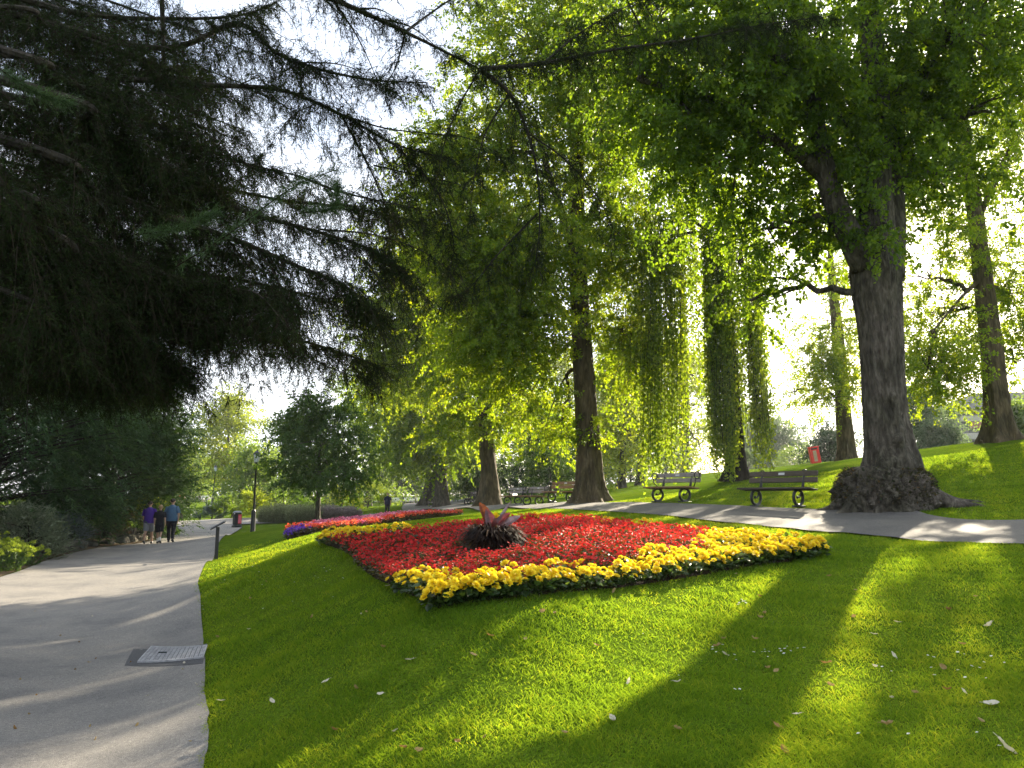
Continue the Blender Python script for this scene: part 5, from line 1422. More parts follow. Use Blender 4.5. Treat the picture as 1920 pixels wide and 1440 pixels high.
isy = (de < wn_) | (dr < 1.7) | ((df < 0.2) & (rng.random(len(df)) < 0.3)) | ((dl < 2.4) & (df < 0.24) & (de > 0.5))
isc = np.hypot(*(pts - CANNA).T) < 0.6
yp = pts[isy & ~isc]
used = set()
for i, (x, y) in enumerate(yp):
    v = i % 4
    d_ = math.hypot(x, y)
    c = YEL[v] if v not in used else copy_tree(YEL[v], (0, 0, 0))
    used.add(v)
    c.location = (x, y, h1(x, y) + 0.02); c.rotation_euler = (rng.normal() * 0.08, rng.normal() * 0.08, rng.normal() * 0.5)
    sc_ = 0.62 + 0.36 * rng.random(); c.scale = (sc_ * 1.1, sc_ * 1.1, sc_ * 0.92)

# red plants: bronze foliage and a crowd of small blossoms
def red_proto(mbf, mbb, c=(0, 0, 0), s=1.0, nl=26, nb=15, petal=0.020, pm=0):
    c = np.asarray(c, float)
    n = nl; a = rng.random(n) * 2 * np.pi; q = np.sqrt(rng.random(n))
    p = c + s * np.c_[np.cos(a) * q * 0.13, np.sin(a) * q * 0.13, 0.04 + 0.13 * rng.random(n) * (1 - 0.4 * q)]
    d = np.c_[np.cos(a), np.sin(a), 0.2 * np.ones(n)] + rng.normal(size=(n, 3)) * .5
    mbf.leaves(p, d, rng.normal(size=(n, 3)) * .45 + [0, 0, 1], s * (0.05 + 0.025 * rng.random(n)), s * 0.05)
    m = nb; a = rng.random(m) * 2 * np.pi; q = np.sqrt(rng.random(m))
    bc = c + s * np.c_[np.cos(a) * q * 0.15, np.sin(a) * q * 0.15, 0.15 + 0.075 * rng.random(m) - 0.05 * q ** 2]
    r0_ = np.repeat((c + [0, 0, 0.0])[None], m, 0)
    mbf.slivers(bc, r0_ - bc, np.linalg.norm(r0_ - bc, axis=1), 0.006 * s)
    k = 5
    an = (np.arange(k) * 2 * np.pi / k)[None, :] + rng.random((m, 1)) * 6
    tilt = rng.normal(size=(m, 3)) * 0.45 + [0, -0.35, 1]; tilt = nrm(tilt)
    u = nrm(np.cross(tilt, [1.0, 0.1, 0.2])); w = np.cross(tilt, u)
    rd = np.cos(an)[..., None] * u[:, None] + np.sin(an)[..., None] * w[:, None]
    dd = rd + tilt[:, None] * 0.35
    mbb.leaves(np.repeat(bc, k, 0), dd.reshape(-1, 3), np.repeat(tilt, k, 0) + rng.normal(size=(m * k, 3)) * .2, s * petal * (0.9 + 0.5 * rng.random(m * k)), s * petal * 0.95, mat=pm,
               tint=np.repeat(np.clip(rng.normal(.5, .22, m), 0, 1), k))
RED = []
for v in range(5):
    pr = thing('red_begonia', 'small bronze leaved begonia covered in red blossoms inside the yellow edged bed', 'plant', (0, 0, -50), group='red begonias filling the flower bed')
    f, b = MB(), MB(); red_proto(f, b)
    f.build('foliage', [M['bronze_leaf']], pr); b.build('blossoms', [M['red_petal']], pr)
    RED.append(pr)
pts = np.vstack([poisson(inner, 0.18), rim])
de, df = dist_poly(pts[:, 0], pts[:, 1], NEAR_EDGE), dist_poly(pts[:, 0], pts[:, 1], FAR_EDGE)
dr = np.hypot(*(pts - RCORNER).T); dl = np.hypot(*(pts - LCORNER).T)
wn_ = 0.34 + 0.48 * np.clip((pts[:, 0] - 0.5) / 2.6, 0, 1)
k_ = ~((de < wn_ - 0.06) | (dr < 1.62) | ((dl < 2.4) & (df < 0.2) & (de > 0.5))) & (np.hypot(*(pts - CANNA).T) > 0.55)
rp = pts[k_]
rp = rp[np.argsort(np.hypot(rp[:, 0], rp[:, 1]))]
used = set()
for i, (x, y) in enumerate(rp[:300]):
    v = i % 5
    c = RED[v] if v not in used else copy_tree(RED[v], (0, 0, 0))
    used.add(v)
    c.location = (x, y, h1(x, y) + 0.02); c.rotation_euler = (0, 0, rng.normal() * 0.6)
    sc_ = 0.8 + 0.35 * rng.random(); c.scale = (sc_, sc_, sc_ * 0.85)
fb = MB()
for (x, y) in rp[300:]:
    red_proto(fb2 := MB(), fb3 := MB(), (x, y, h1(x, y) + 0.02), 0.8 + 0.3 * rng.random(), nl=18, nb=15, petal=0.022)
    for s_, mi in ((fb2, 0), (fb3, 1)):
        V = np.vstack(s_.v)
        for st, nm_ in ((s_.t, 'tris'), (s_.q, 'quads')):
            if st:
                fb.add(V, **{nm_: np.vstack([a[0] for a in st])}, mat=mi, tint=np.concatenate([a[2] for a in st]))
tag(fb.build('red_begonias', [M['bronze_leaf'], M['red_petal']]), 'carpet of small red begonias in the farther half of the bed', 'plant', kind='stuff')

# long bed of pink and coral flowers further back
b2poly = np.vstack([resample(np.c_[np.array(BED2N), np.zeros(6)], 40)[:, :2], resample(np.c_[np.array(BED2F), np.zeros(6)], 40)[::-1, :2]])
PP = {}
for key, mat in (('pink', 'pink_petal'), ('coral', 'coral_petal'), ('violet', 'violet_petal')):
    vs = []
    for v in range(3):
        f, b = MB(), MB(); red_proto(f, b, (0, 0, 0), 1.35, nl=24, nb=26, petal=0.026)
        o = MB()
        for s_, mi in ((f, 0), (b, 1)):
            V = np.vstack(s_.v); o.add(V, np.vstack([a[0] for a in s_.t]), mat=mi, tint=np.concatenate([a[2] for a in s_.t]))
        vs.append(o.mesh('bedding_plant', [M['bronze_leaf'], M[mat]]))
    PP[key] = vs
p2 = poisson(b2poly, 0.27)
nd = dist_poly(p2[:, 0], p2[:, 1], np.array(BED2N)); fd = dist_poly(p2[:, 0], p2[:, 1], np.array(BED2F))
tip = np.hypot(*(p2 - np.array(BED2N[0])).T); tip2 = np.hypot(*(p2 - np.array(BED2F[0])).T)
for i, (x, y) in enumerate(p2[:300]):
    f = nd[i] / (nd[i] + fd[i] + 1e-6)
    key = 'coral' if f + 0.12 * rng.normal() < 0.34 or x > -2.6 else 'pink'
    uu_ = 960 + x / y * 1400
    if uu_ < 549 or (uu_ < 590 and f > 0.72): key = 'coral'
    elif uu_ < 584 and f < 0.8: key = 'violet'
    o = bpy.data.objects.new({'pink': 'pink_begonia', 'coral': 'coral_begonia', 'violet': 'violet_bedding_plant'}[key], PP[key][i % 3]); COL.objects.link(o)
    o.location = (x, y, h1(x, y) + 0.03); o.rotation_euler = (0, 0, rng.random() * 6); o.scale = (0.9 + 0.3 * rng.random(),) * 3
    tag(o, {'pink': 'pink flowered begonia along the back of the long far bed', 'coral': 'coral red begonia along the front and tips of the long far bed', 'violet': 'violet flowering plant at the left tip of the long far bed'}[key], 'plant',
        {'pink': 'pink begonias in the long far bed', 'coral': 'coral begonias in the long far bed', 'violet': 'violet plants in the long far bed'}[key])

# centrepiece: dark strappy mound with broad canna leaves
cz = h1(*CANNA) + 0.08
mb = MB()
n = 1500
a = rng.random(n) * 2 * np.pi; el = rng.random(n)
r0 = 0.04 + 0.12 * rng.random(n)
r0 = r0 * 1.5
p = np.c_[np.cos(a) * r0, np.sin(a) * r0, 0.10 + 0.24 * rng.random(n)]
d = nrm(np.c_[np.cos(a), np.sin(a), 0.05 + 0.8 * el] + rng.normal(size=(n, 3)) * 0.5)
L = 0.15 + 0.17 * rng.random(n)
for s0, s1 in ((0, 0.5), (0.5, 1.0)):
    pass
mid = p + d * (L * 0.55)[:, None]
e = nrm(d + np.c_[np.cos(a), np.sin(a), -1.9 * np.ones(n)] * 0.8 + rng.normal(size=(n, 3)) * 0.4)
tip_ = mid + e * (L * 0.7)[:, None]
s = nrm(np.cross(d, [0, 0, 1.0])) * 0.010
V = np.stack([p - s, p + s, mid + s * 1.2, mid - s * 1.2, tip_], 1).reshape(-1, 3)
k5 = np.arange(n)[:, None] * 5
tn = np.clip(rng.normal(.35, .3, n), 0, 1)
mb.v.append(V); mb.n = len(V); mb.q.append((k5 + np.array([0, 1, 2, 3]), np.zeros(n, int), tn)); mb.t.append((k5 + np.array([3, 2, 4]), np.zeros(n, int), tn))
tag(mb.build('strap_leaved_plant', [M['strap_leaf']], loc=(CANNA[0], CANNA[1], cz)), 'dark purple mound of strappy leaves in the middle of the red bed', 'plant').scale = (1.08, 1.08, 0.76)

can = thing('canna_plant', 'canna with big orange, maroon and grey shining leaves rising from the dark mound', 'plant', (CANNA[0], CANNA[1], cz - 0.05))
mb = MB().tube([(0, 0, 0), (0.01, 0, 0.2), (0, 0, 0.42)], [0.03, 0.025, 0.012], 8); mb.build('stem', [M['canna_b']], can, smooth=True)
def canna_leaf(base, d, up, L, W, bend, mat):
    n, m = 14, 7
    t = np.linspace(0, 1, n); base = np.array(base); d = nrm(np.array(d, float)); up = np.array(up, float); up = nrm(up - d * np.dot(up, d)); sd = np.cross(d, up)
    w = W * np.clip(np.sin(np.pi * np.clip(t * 0.93 + 0.05, 0, 1)) ** 0.7, 0.05, 1)
    c = base + d * (L * t)[:, None] - up * (bend * L * t ** 2)[:, None]
    x = np.linspace(-1, 1, m)
    V = c[:, None] + sd * (x[None, :] * w[:, None] / 2)[..., None] + up * (0.28 * np.abs(x)[None, :] * w[:, None] + 0.006 * np.sin(t * 40)[:, None] * np.abs(x)[None, :])[..., None]
    i2, j2 = np.meshgrid(np.arange(n - 1), np.arange(m - 1), indexing='ij')
    q = np.stack([i2 * m + j2, i2 * m + j2 + 1, (i2 + 1) * m + j2 + 1, (i2 + 1) * m + j2], -1).reshape(-1, 4)
    o = MB().add(V.reshape(-1, 3), None, q, tint=np.clip(np.repeat(0.5 + 0.3 * np.sin(np.arange(n - 1) * 1.7), m - 1), 0, 1)).build('leaf', [M[mat]], can, smooth=True)
    return o
canna_leaf((-0.02, 0, 0.34), (-0.42, 0.1, 0.9), (0.5, -0.85, 0.2), 0.36, 0.15, 0.02, 'canna_a')
canna_leaf((0.0, -0.02, 0.30), (-0.12, -0.25, 0.8), (0.2, -0.9, 0.3), 0.27, 0.15, 0.45, 'canna_b')
canna_leaf((0.02, 0, 0.30), (0.62, 0.1, 0.72), (-0.4, -0.7, 0.6), 0.33, 0.13, 0.15, 'canna_b')
M['canna_c'] = leaf_mat('canna_leaf_sheen', (0.08, 0.07, 0.08), (0.13, 0.12, 0.13), (0.2, 0.18, 0.18), (0.2, 0.06, 0.05), 0.15, rough=0.25, spec=0.8)
canna_leaf((0.05, 0.03, 0.27), (0.80, -0.05, 0.55), (-0.3, -0.75, 0.6), 0.40, 0.14, 0.08, 'canna_c')
canna_leaf((0.03, 0.04, 0.30), (0.50, 0.25, 0.86), (-0.5, -0.8, 0.3), 0.46, 0.06, 0.03, 'canna_c')

# ------------------------------------------------------------------ fallen leaves and daisies on the lawn
def leaf_proto(mat, L, W, curl):
    mb = MB()
    n, m = 6, 5
    t = np.linspace(0, 1, n); x = np.linspace(-1, 1, m)
    w = W * np.sin(np.pi * (0.08 + 0.88 * t)) ** 0.8
    X = t[:, None] * L - L / 2 + 0 * x; Y = x[None, :] * w[:, None] / 2
    Z = curl * L * ((t[:, None] - 0.5) ** 2 * 1.6 + 0.35 * x[None, :] ** 2 * w[:, None] / W) + 0.004 * rng.normal(size=(n, m))
    i2, j2 = np.meshgrid(np.arange(n - 1), np.arange(m - 1), indexing='ij')
    q = np.stack([i2 * m + j2, i2 * m + j2 + 1, (i2 + 1) * m + j2 + 1, (i2 + 1) * m + j2], -1).reshape(-1, 4)
    mb.add(np.stack([X, Y, Z], -1).reshape(-1, 3), None, q, tint=float(rng.random()))
    mb.tube([(-L / 2, 0, curl * L * .4), (-L * 0.75, 0.004, curl * L * .45)], 0.0015, 4)
    return mb.mesh('fallen_leaf', [M[mat]])
LP = {'brown': [leaf_proto('dry_leaf', 0.085, 0.05, c) for c in (0.3, 0.55, 0.8)], 'pale': [leaf_proto('pale_leaf', 0.09, 0.045, c) for c in (0.25, 0.6)], 'orange': [leaf_proto('orange_leaf', 0.09, 0.05, c) for c in (0.4, 0.7)]}
spots = [(1890, 1412, 'pale', 2.0), (1345, 1218, 'brown', 1.2), (1550, 1252, 'orange', 1.3), (1270, 1377, 'brown', 1.0), (1435, 1156, 'brown', 1.2), (1425, 1165, 'brown', 1.0), (1150, 1360, 'pale', 1.2), (1860, 1327, 'pale', 1.5), (1665, 1372, 'brown', 1.3), (1360, 1232, 'pale', 1.1),
         (1415, 1205, 'brown', 1.1), (985, 1205, 'brown', 1.0), (1015, 1155, 'brown', 1.1), (610, 1285, 'pale', 1.2), (510, 1325, 'pale', 1.2), (415, 1322, 'pale', 1.1), (1855, 1180, 'pale', 1.4), (1640, 1258, 'pale', 1.1), (1060, 1385, 'brown', 1.2), (740, 1380, 'pale', 1.1), (1805, 1215, 'orange', 1.0), (1640, 1195, 'pale', 1.0), (1600, 1163, 'brown', 1.0),
         (1840, 1365, 'brown', 1.2), (1180, 1290, 'pale', 1.0), (1270, 1287, 'pale', 1.0)]
for i in range(44):
    spots.append((400 + 1500 * rng.random(), 1080 + 350 * rng.random() ** 1.3, ['brown', 'pale', 'brown', 'orange'][i % 4], 0.7 + 0.5 * rng.random()))
npath = 0
for i in range(34):
    spots.append((rng.random() * 380, 1065 + 370 * rng.random() ** 1.4, ['brown', 'pale', 'brown', 'orange'][i % 4], 0.55 + 0.4 * rng.random()))
for (u, v, key, s) in spots:
    p = ground(u, v)
    onp = inpoly(p[:1], p[1:2], P1)[0]
    if not onp and not on_lawn(p[:1], p[1:2])[0]: continue
    o = bpy.data.objects.new('fallen_leaf', LP[key][rng.integers(len(LP[key]))]); COL.objects.link(o)
    o.location = (p[0], p[1], h1(p[0], p[1]) + 0.026); o.rotation_euler = (rng.normal() * 0.35, rng.normal() * 0.35, rng.random() * 6.28); o.scale = (s * 0.72,) * 3
    tag(o, {'brown': 'small dry brown leaf fallen on the ', 'pale': 'small pale dry leaf fallen on the ', 'orange': 'small orange brown leaf fallen on the '}[key] + ('grey path' if onp else 'lawn'), 'fallen leaf', key + ' leaves lying on the ' + ('path' if onp else 'lawn'))
mb = MB(); petals(mb, np.array([0, 0, 0.0]), (0, -0.3, 1), 0.0095, [(9, 0.9, 0.15, 1.0, 0), (7, .6, 0.7, .8, .2)], 0); mb.tube([(0, 0, -0.05), (0, 0, 0)], 0.002, 4, mat=1)
dm = mb.mesh('daisy', [M['daisy'], M['grass']])
for (u0, v0, n, su, sv) in [(1445, 1234, 8, 30, 7), (1365, 1228, 6, 16, 8), (1480, 1230, 6, 14, 6), (1790, 1262, 16, 60, 16), (1390, 1138, 6, 12, 3), (570, 1085, 10, 60, 10), (1310, 1275, 5, 60, 30), (700, 1095, 4, 60, 20), (1700, 1390, 4, 90, 20), (520, 1110, 8, 80, 25)]:
    for i in range(n):
        p = ground(u0 + rng.normal() * su, v0 + rng.normal() * sv)
        if not on_lawn(p[:1], p[1:2])[0]: continue
        o = bpy.data.objects.new('daisy', dm); COL.objects.link(o); o.location = (p[0], p[1], h1(p[0], p[1]) + 0.040); o.rotation_euler = (0, 0, rng.random() * 6); o.scale = (0.7 + 0.7 * rng.random(),) * 3
        tag(o, 'tiny white daisy growing in the lawn', 'flower', 'white daisies in the lawn')

# ------------------------------------------------------------------ benches
def make_bench(wood_back, wood_seat, arm_ring=True):
    root = thing('park_bench', 'park bench', 'bench', (0, 0, -60))
    s = MB()
    for i, y in enumerate((-0.20, -0.09, 0.02, 0.13)):
        s.box((0, y, 0.445 - 0.012 * i), (1.9, 0.10, 0.045), bev=0.008)
    s.build('seat', wood_seat, root)
    for i, z in enumerate((0.645, 0.80)):
        yb = 0.225 + (z - 0.45) * 0.24
        b = MB().box((0, yb, z), (1.82, 0.042, 0.125), rot=rotx(-0.23), bev=0.008)
        for x in (-0.55, 0.55):
            b.lathe([(0.0, 0.0), (0.016, 0.0), (0.016, 0.012), (0.0, 0.016)], (x, yb - 0.03, z), 8, mat=1)
        b.build('back_plank', [wood_back, M['iron']], root)
    pl = MB().box((-0.02, 0.285, 0.80), (0.16, 0.006, 0.055), rot=rotx(-0.23)).build('plaque', M['brass'], root)
    for x in (-0.56, 0.56):
        f = MB()
        a = np.linspace(0, 2 * np.pi, 33)
        # round loop of the leg, foot bar, inner scroll, back post
        f.tube(np.c_[np.full(33, x), -0.02 + 0.205 * np.cos(a), 0.225 + 0.18 * np.sin(a)], 0.036, 8, cap=False)
        f.box((x, -0.02, 0.022), (0.10, 0.46, 0.044), bev=0.008)
        f.box((x, -0.02, 0.412), (0.05, 0.44, 0.024), bev=0.005)
        t = np.linspace(0, 1, 14)
        f.tube(np.c_[np.full(14, x), -0.02 + 0.13 - 0.17 * t + 0.02 * np.sin(t * 3), 0.36 - 0.12 * t - 0.06 * np.sin(t * 3.1)], np.linspace(0.022, 0.016, 14), 7)
        th, ph = np.meshgrid(np.linspace(0, 2 * np.pi, 12, endpoint=False), np.linspace(0.02, math.pi - 0.02, 7))
        V = np.stack([np.sin(ph) * np.cos(th) * 0.024, np.sin(ph) * np.sin(th) * 0.048, np.cos(ph) * 0.04], -1) + [x, -0.06, 0.232]
        i2, j2 = np.meshgrid(np.arange(6), np.arange(12), indexing='ij')
        f.add(V.reshape(-1, 3), None, np.stack([i2 * 12 + j2, (i2 + 1) * 12 + j2, (i2 + 1) * 12 + (j2 + 1) % 12, i2 * 12 + (j2 + 1) % 12], -1).reshape(-1, 4))
        f.tube([(x, 0.19, 0.40), (x, 0.235, 0.55), (x, 0.285, 0.70), (x, 0.335, 0.86)], [0.036, 0.034, 0.03, 0.024], 8)
        a2 = np.linspace(0, np.pi, 12)
        f.tube(np.c_[x + 0.05 * np.cos(a2), np.full(12, 0.325), 0.858 + 0.03 * np.sin(a2)], 0.014, 6)
        f.build('leg_frame', M['iron'], root, smooth=True)
        if arm_ring:
            r = MB()
            a = np.linspace(0, 2 * np.pi, 25)
            r.tube(np.c_[np.full(25, x + (0.32 if x > 0 else -0.32)), 0.17 + 0.10 * np.cos(a), 0.78 + 0.10 * np.sin(a)], 0.018, 7, cap=False)
            r.tube([(x + (0.32 if x > 0 else -0.32), 0.10, 0.72), (x + (0.30 if x > 0 else -0.30), 0.12, 0.58), (x + (0.18 if x > 0 else -0.18), 0.17, 0.45)], 0.016, 7)
            r.build('scroll_arm', M['iron'], root, smooth=True)
    return root
bench_specs = [
    (1457, 951, 18.3, -50, 'wood_dark', 'wood_dark', False, 'dark brown bench on black scroll legs, nearest to the huge lime'),
    (1259, 944, 22.2, -58, 'wood_grey', 'wood_warm', True, 'bench with pale grey back planks in front of the weeping curtains'),
    (1052, 946, 31.0, -52, 'wood_warm', 'wood_warm', True, 'brown bench half hidden by the foot of the ribbed lime'),
    (1000, 949, 34.5, -62, 'wood_grey', 'wood_warm', True, 'middle bench of three with a pale back, left of the ribbed lime'),
    (962, 950, 38.0, -62, 'wood_grey', 'wood_warm', True, 'pale backed bench leftmost of the three beside the ribbed lime'),
    (880, 953, 50.0, -75, 'wood_dark', 'wood_dark', True, 'small dark scroll bench beyond the mossy footed lime, seen from its end'),
    (812, 955, 62.0, -70, 'wood_dark', 'wood_grey', True, 'dark bench low in front of the pale leaning lime trunk'),
]
protos = {}
for (u, v, y, rz, wb, ws, ring, lb) in bench_specs:
    key = (wb, ws, ring)
    if key not in protos:
        b = make_bench(M[wb], M[ws], ring); protos[key] = b
    else:
        b = copy_tree(protos[key], (0, 0, 0))
    p = on_ground(u, y)
    b.location = (p[0], p[1], p[2] + 0.01)
    b.rotation_euler = (0, 0, R(rz)); b['label'] = lb; b['group'] = 'benches along the upper path'
    if y < 40:
        # paved footing under the bench
        pass

def white_bench(u, y, rz, lb):
    p = on_ground(u, y)
    r = thing('white_bench', lb, 'bench', p, R(rz), 'white benches far away')
    MB().box((0, 0, 0.45), (1.8, 0.5, 0.06), bev=0.01).build('seat', M['white'], r)
    MB().box((0, 0.26, 0.75), (1.8, 0.05, 0.42), bev=0.01).build('backrest', M['white'], r)
    for x in (-0.75, 0.75):
        MB().box((x, 0, 0.21), (0.06, 0.45, 0.42), bev=0.01).build('leg', M['iron'], r)
white_bench(768, 122, 0, 'white bench left of the distant pedestrian')
white_bench(791, 122, 5, 'white bench right of the distant pedestrian')
white_bench(388, 118, 10, 'white bench on the distant lawn, with a seated figure')
white_bench(374, 119, -10, 'white bench further left on the distant lawn')
white_bench(737, 92, 20, 'white bench beside the man in black, across the path')

# ------------------------------------------------------------------ street lamps
def lamp(u, y, hgt, lb, lean=0.0):
    p = on_ground(u, y)
    r = thing('street_lamp', lb, 'street lamp', p, 0, 'black lamp posts in the park')
    MB().lathe([(0.0, -0.1), (0.125, -0.1), (0.125, 0.05), (0.115, 0.08), (0.11, 0.98), (0.10, 1.03), (0.075, 1.08), (0.06, 1.1)], sides=16).build('base', M['lamp_black'], r, smooth=True)
    hs = hgt - 0.62
    MB().lathe([(0.058, 1.0), (0.05, 1.6), (0.042, hs - 0.05), (0.06, hs - 0.03), (0.06, hs), (0.035, hs + 0.02)], sides=14).build('pole', M['lamp_black'], r, smooth=True)
    l = MB().lathe([(0.0, hs + 0.01), (0.10, hs + 0.01), (0.115, hs + 0.05), (0.125, hs + 0.06), (0.165, hs + 0.40), (0.0, hs + 0.41)], sides=8).build('lantern', M['lamp_glass'], r)
    MB().lathe([(0.19, hs + 0.39), (0.20, hs + 0.42), (0.13, hs + 0.51), (0.05, hs + 0.56), (0.03, hs + 0.60), (0.0, hs + 0.66)], sides=8).build('lantern_roof', M['lamp_black'], r)
    fr = MB()
    for k in range(4):
        a = k * math.pi / 2 + math.pi / 4
        fr.tube([(0.128 * math.cos(a), 0.128 * math.sin(a), hs + 0.05), (0.169 * math.cos(a), 0.169 * math.sin(a), hs + 0.41)], 0.007, 4)
    fr.build('lantern_frame', M['lamp_black'], r)
    r.rotation_euler = (0, lean, 0)
    return r
lamp(477, 36.8, 4.0, 'nearest black lamp post with white lantern, on the bank right of the path', 0.005)
lamp(349, 78, 3.8, 'black lamp post on the distant lawn just right of the walkers', 0.02)
lamp(399, 74, 3.9, 'black lamp post in front of the yellow green feathery tree', 0.03)
lamp(756, 100, 3.6, 'far small lamp post beside the compact dark tree', 0.0)

# ------------------------------------------------------------------ litter bin, red bin, lectern sign, notice board
p = on_ground(447, 48.5)
r = thing('litter_bin', 'round black litter bin with domed grey lid and pink notice at the path fork', 'litter bin', p, R(-20))
MB().lathe([(0.0, -0.05), (0.32, -0.05), (0.32, 0.17), (0.295, 0.21), (0.25, 0.23)], sides=24).build('base', M['bin_base'], r, smooth=False)
bd = MB().lathe([(0.255, 0.22), (0.265, 0.26), (0.265, 0.92), (0.285, 0.94), (0.285, 1.0)], sides=24)
for k in range(24):
    a = k * 2 * math.pi / 24
    bd.tube([(0.267 * math.cos(a), 0.267 * math.sin(a), 0.27), (0.267 * math.cos(a), 0.267 * math.sin(a), 0.91)], 0.007, 4)
bd.build('body', M['bin_black'], r)
MB().lathe([(0.29, 0.985), (0.29, 1.01), (0.21, 1.07), (0.08, 1.10), (0.0, 1.105)], sides=24).build('lid', M['bin_lid'], r, smooth=True)
def curved_panel(a0, a1, z0, z1, rad, n=8):
    a = np.linspace(a0, a1, n)
    V = np.vstack([np.c_[rad * np.cos(a), rad * np.sin(a), np.full(n, z)] for z in (z0, z1)] + [np.c_[(rad + .006) * np.cos(a), (rad + .006) * np.sin(a), np.full(n, z)] for z in (z0, z1)])
    k = np.arange(n - 1)
    q = np.vstack([np.stack([2 * n + k, 2 * n + k + 1, 3 * n + k + 1, 3 * n + k], -1), np.stack([n + k, n + k + 1, k + 1, k], -1), np.stack([n + k, 3 * n + k, 3 * n + k + 1, n + k + 1], -1), np.stack([k, k + 1, 2 * n + k + 1, 2 * n + k], -1)])
    return MB().add(V, None, q)
curved_panel(R(-38), R(20), 0.30, 0.88, 0.276).build('red_panel', M['bin_red'], r)
curved_panel(R(-35), R(-2), 0.36, 0.80, 0.285).build('notice', M['bin_pink'], r)
MB().lathe([(0.0, 0), (0.035, 0), (0.035, 0.008), (0, 0.008)], sides=10).build('emblem', M['white'], r).matrix_basis = Matrix.Translation((0.287 * math.cos(R(-85)), 0.287 * math.sin(R(-85)), 0.93)) @ Matrix.Rotation(R(5), 4, 'Z') @ Matrix.Rotation(R(90), 4, 'X')

p = on_ground(1534, 46); 
r = thing('red_bin', 'upright red box bin leaning a little on the crest of the slope', 'bin', p + [0, 0, -0.03], R(-12))
r.rotation_euler = (0.03, -0.14, R(-12))
MB().box((0, 0, 0.5), (0.56, 0.46, 1.0), bev=0.02).build('body', M['red_paint'], r)
MB().box((0, -0.234, 0.46), (0.2, 0.012, 0.66), bev=0.004).build('panel', M['tan_panel'], r)
MB().box((0, 0, 1.015), (0.62, 0.52, 0.05), bev=0.015).build('lid', M['red_paint'], r)
MB().box((0, -0.236, 0.90), (0.36, 0.012, 0.09), bev=0.003).build('slot', M['glass_dark'], r)

p = G0(405, 1050); p[2] = h1(p[0], p[1])
r = thing('lectern_sign', 'black post with a tilted information panel at the lawn edge, seen from its side', 'sign', p, R(21.6))
MB().box((0, 0, 0.5), (0.11, 0.11, 1.08), bev=0.012).build('post', M['lamp_black'], r)
ang = R(29)
MB().box((0.0, 0.0, 1.09), (0.52, 0.62, 0.035), rot=roty(-ang), bev=0.008).build('panel', M['lamp_black'], r)
MB().box((-0.012, 0, 1.112), (0.44, 0.54, 0.006), rot=roty(-ang)).build('panel_face', M['wall_dark'], r)

p = on_ground(333, 62)
r = thing('notice_board', 'dark brown boxy board standing behind the walker in blue', 'board', p, R(15))
MB().box((0, 0, 0.85), (1.0, 0.12, 1.3), bev=0.02).build('board', M['wood_dark'], r)
for x in (-0.42, 0.42):
    MB().box((x, 0.1, 0.8), (0.09, 0.09, 1.65), bev=0.01).build('leg', M['lamp_black'], r)

# ------------------------------------------------------------------ access cover in the path
def bilin(c, s, t):
    a, b, d, e = c
    return a * (1 - s) * (1 - t) + b * s * (1 - t) + d * s * t + e * (1 - s) * t
cc = [G0(*q) for q in ((261, 1247), (379, 1238), (386, 1216), (285, 1219))]
pc = [G0(*q) for q in ((233, 1252), (380, 1247), (388, 1210), (250, 1219))]
cc = [ground(*q) + [0, 0, 0.034] for q in ((261, 1249), (379, 1240), (386, 1218), (285, 1221))]
pc = [ground(*q) + [0, 0, 0.034] for q in ((233, 1254), (380, 1249), (388, 1212), (250, 1221))]
org = sum(cc) / 4
zz = lambda q, dz: np.array([q[0], q[1], h1(q[0], q[1]) + 0.022 + 0.0012 * math.hypot(q[0], q[1]) + dz])
r = thing('access_cover', 'silvery chequered metal access cover set in a dark tarmac patch by the lawn edge', 'access cover', zz(org, 0))
def sheet(c, s0, s1, t0, t1, z0, z1, mb, mat=0, n=1):
    for i_ in range(n):
        for j_ in range(n):
            a0, a1 = s0 + (s1 - s0) * i_ / n, s0 + (s1 - s0) * (i_ + 1) / n
            b0, b1 = t0 + (t1 - t0) * j_ / n, t0 + (t1 - t0) * (j_ + 1) / n
            P = [bilin(c, s, t) for (s, t) in ((a0, b0), (a1, b0), (a1, b1), (a0, b1))]
            V = np.array([zz(q, z0) for q in P] + [zz(q, z1) for q in P]) - np.array(r.location)
            f = [[4, 5, 6, 7]]
            if j_ == 0: f.append([0, 1, 5, 4])
            if i_ == n - 1: f.append([1, 2, 6, 5])
            if j_ == n - 1: f.append([2, 3, 7, 6])
            if i_ == 0: f.append([3, 0, 4, 7])
            mb.add(V, None, f, mat)
mb = MB(); sheet(pc, 0, 1, 0, 1, -0.06, -0.002, mb, n=8); mb.build('surround', M['tarmac_patch'], r)
mb = MB(); sheet(cc, -0.02, 1.01, -0.02, 1.02, -0.02, 0.007, mb, n=8); mb.build('plate', M['steel_dark'], r)
mb = MB()
for s0, s1, t0, t1 in ((-0.03, 0.0, -0.03, 1.03), (-0.03, 1.02, -0.035, 0.0), (-0.03, 1.02, 1.0, 1.035), (1.0, 1.02, 0, 1)):
    sheet(cc, s0, s1, t0, t1, 0.0, 0.021, mb, n=4)
mb.build('frame', M['steel'], r)
mb = MB()
nr, nc = 8, 14
for i in range(nr):
    for j in range(nc):
        s, t = (j + 0.12) / nc, (i + 0.14) / nr
        if (i // 2 + j) % 2 == 0:
            sheet(cc, s, s + 0.78 / nc, t, t + 0.34 / nr, 0.0, 0.019, mb); sheet(cc, s, s + 0.78 / nc, t + 0.46 / nr, t + 0.78 / nr, 0.0, 0.019, mb)
        else:
            sheet(cc, s, s + 0.3 / nc, t, t + 0.76 / nr, 0.0, 0.019, mb); sheet(cc, s + 0.44 / nc, s + 0.76 / nc, t, t + 0.76 / nr, 0.0, 0.019, mb)
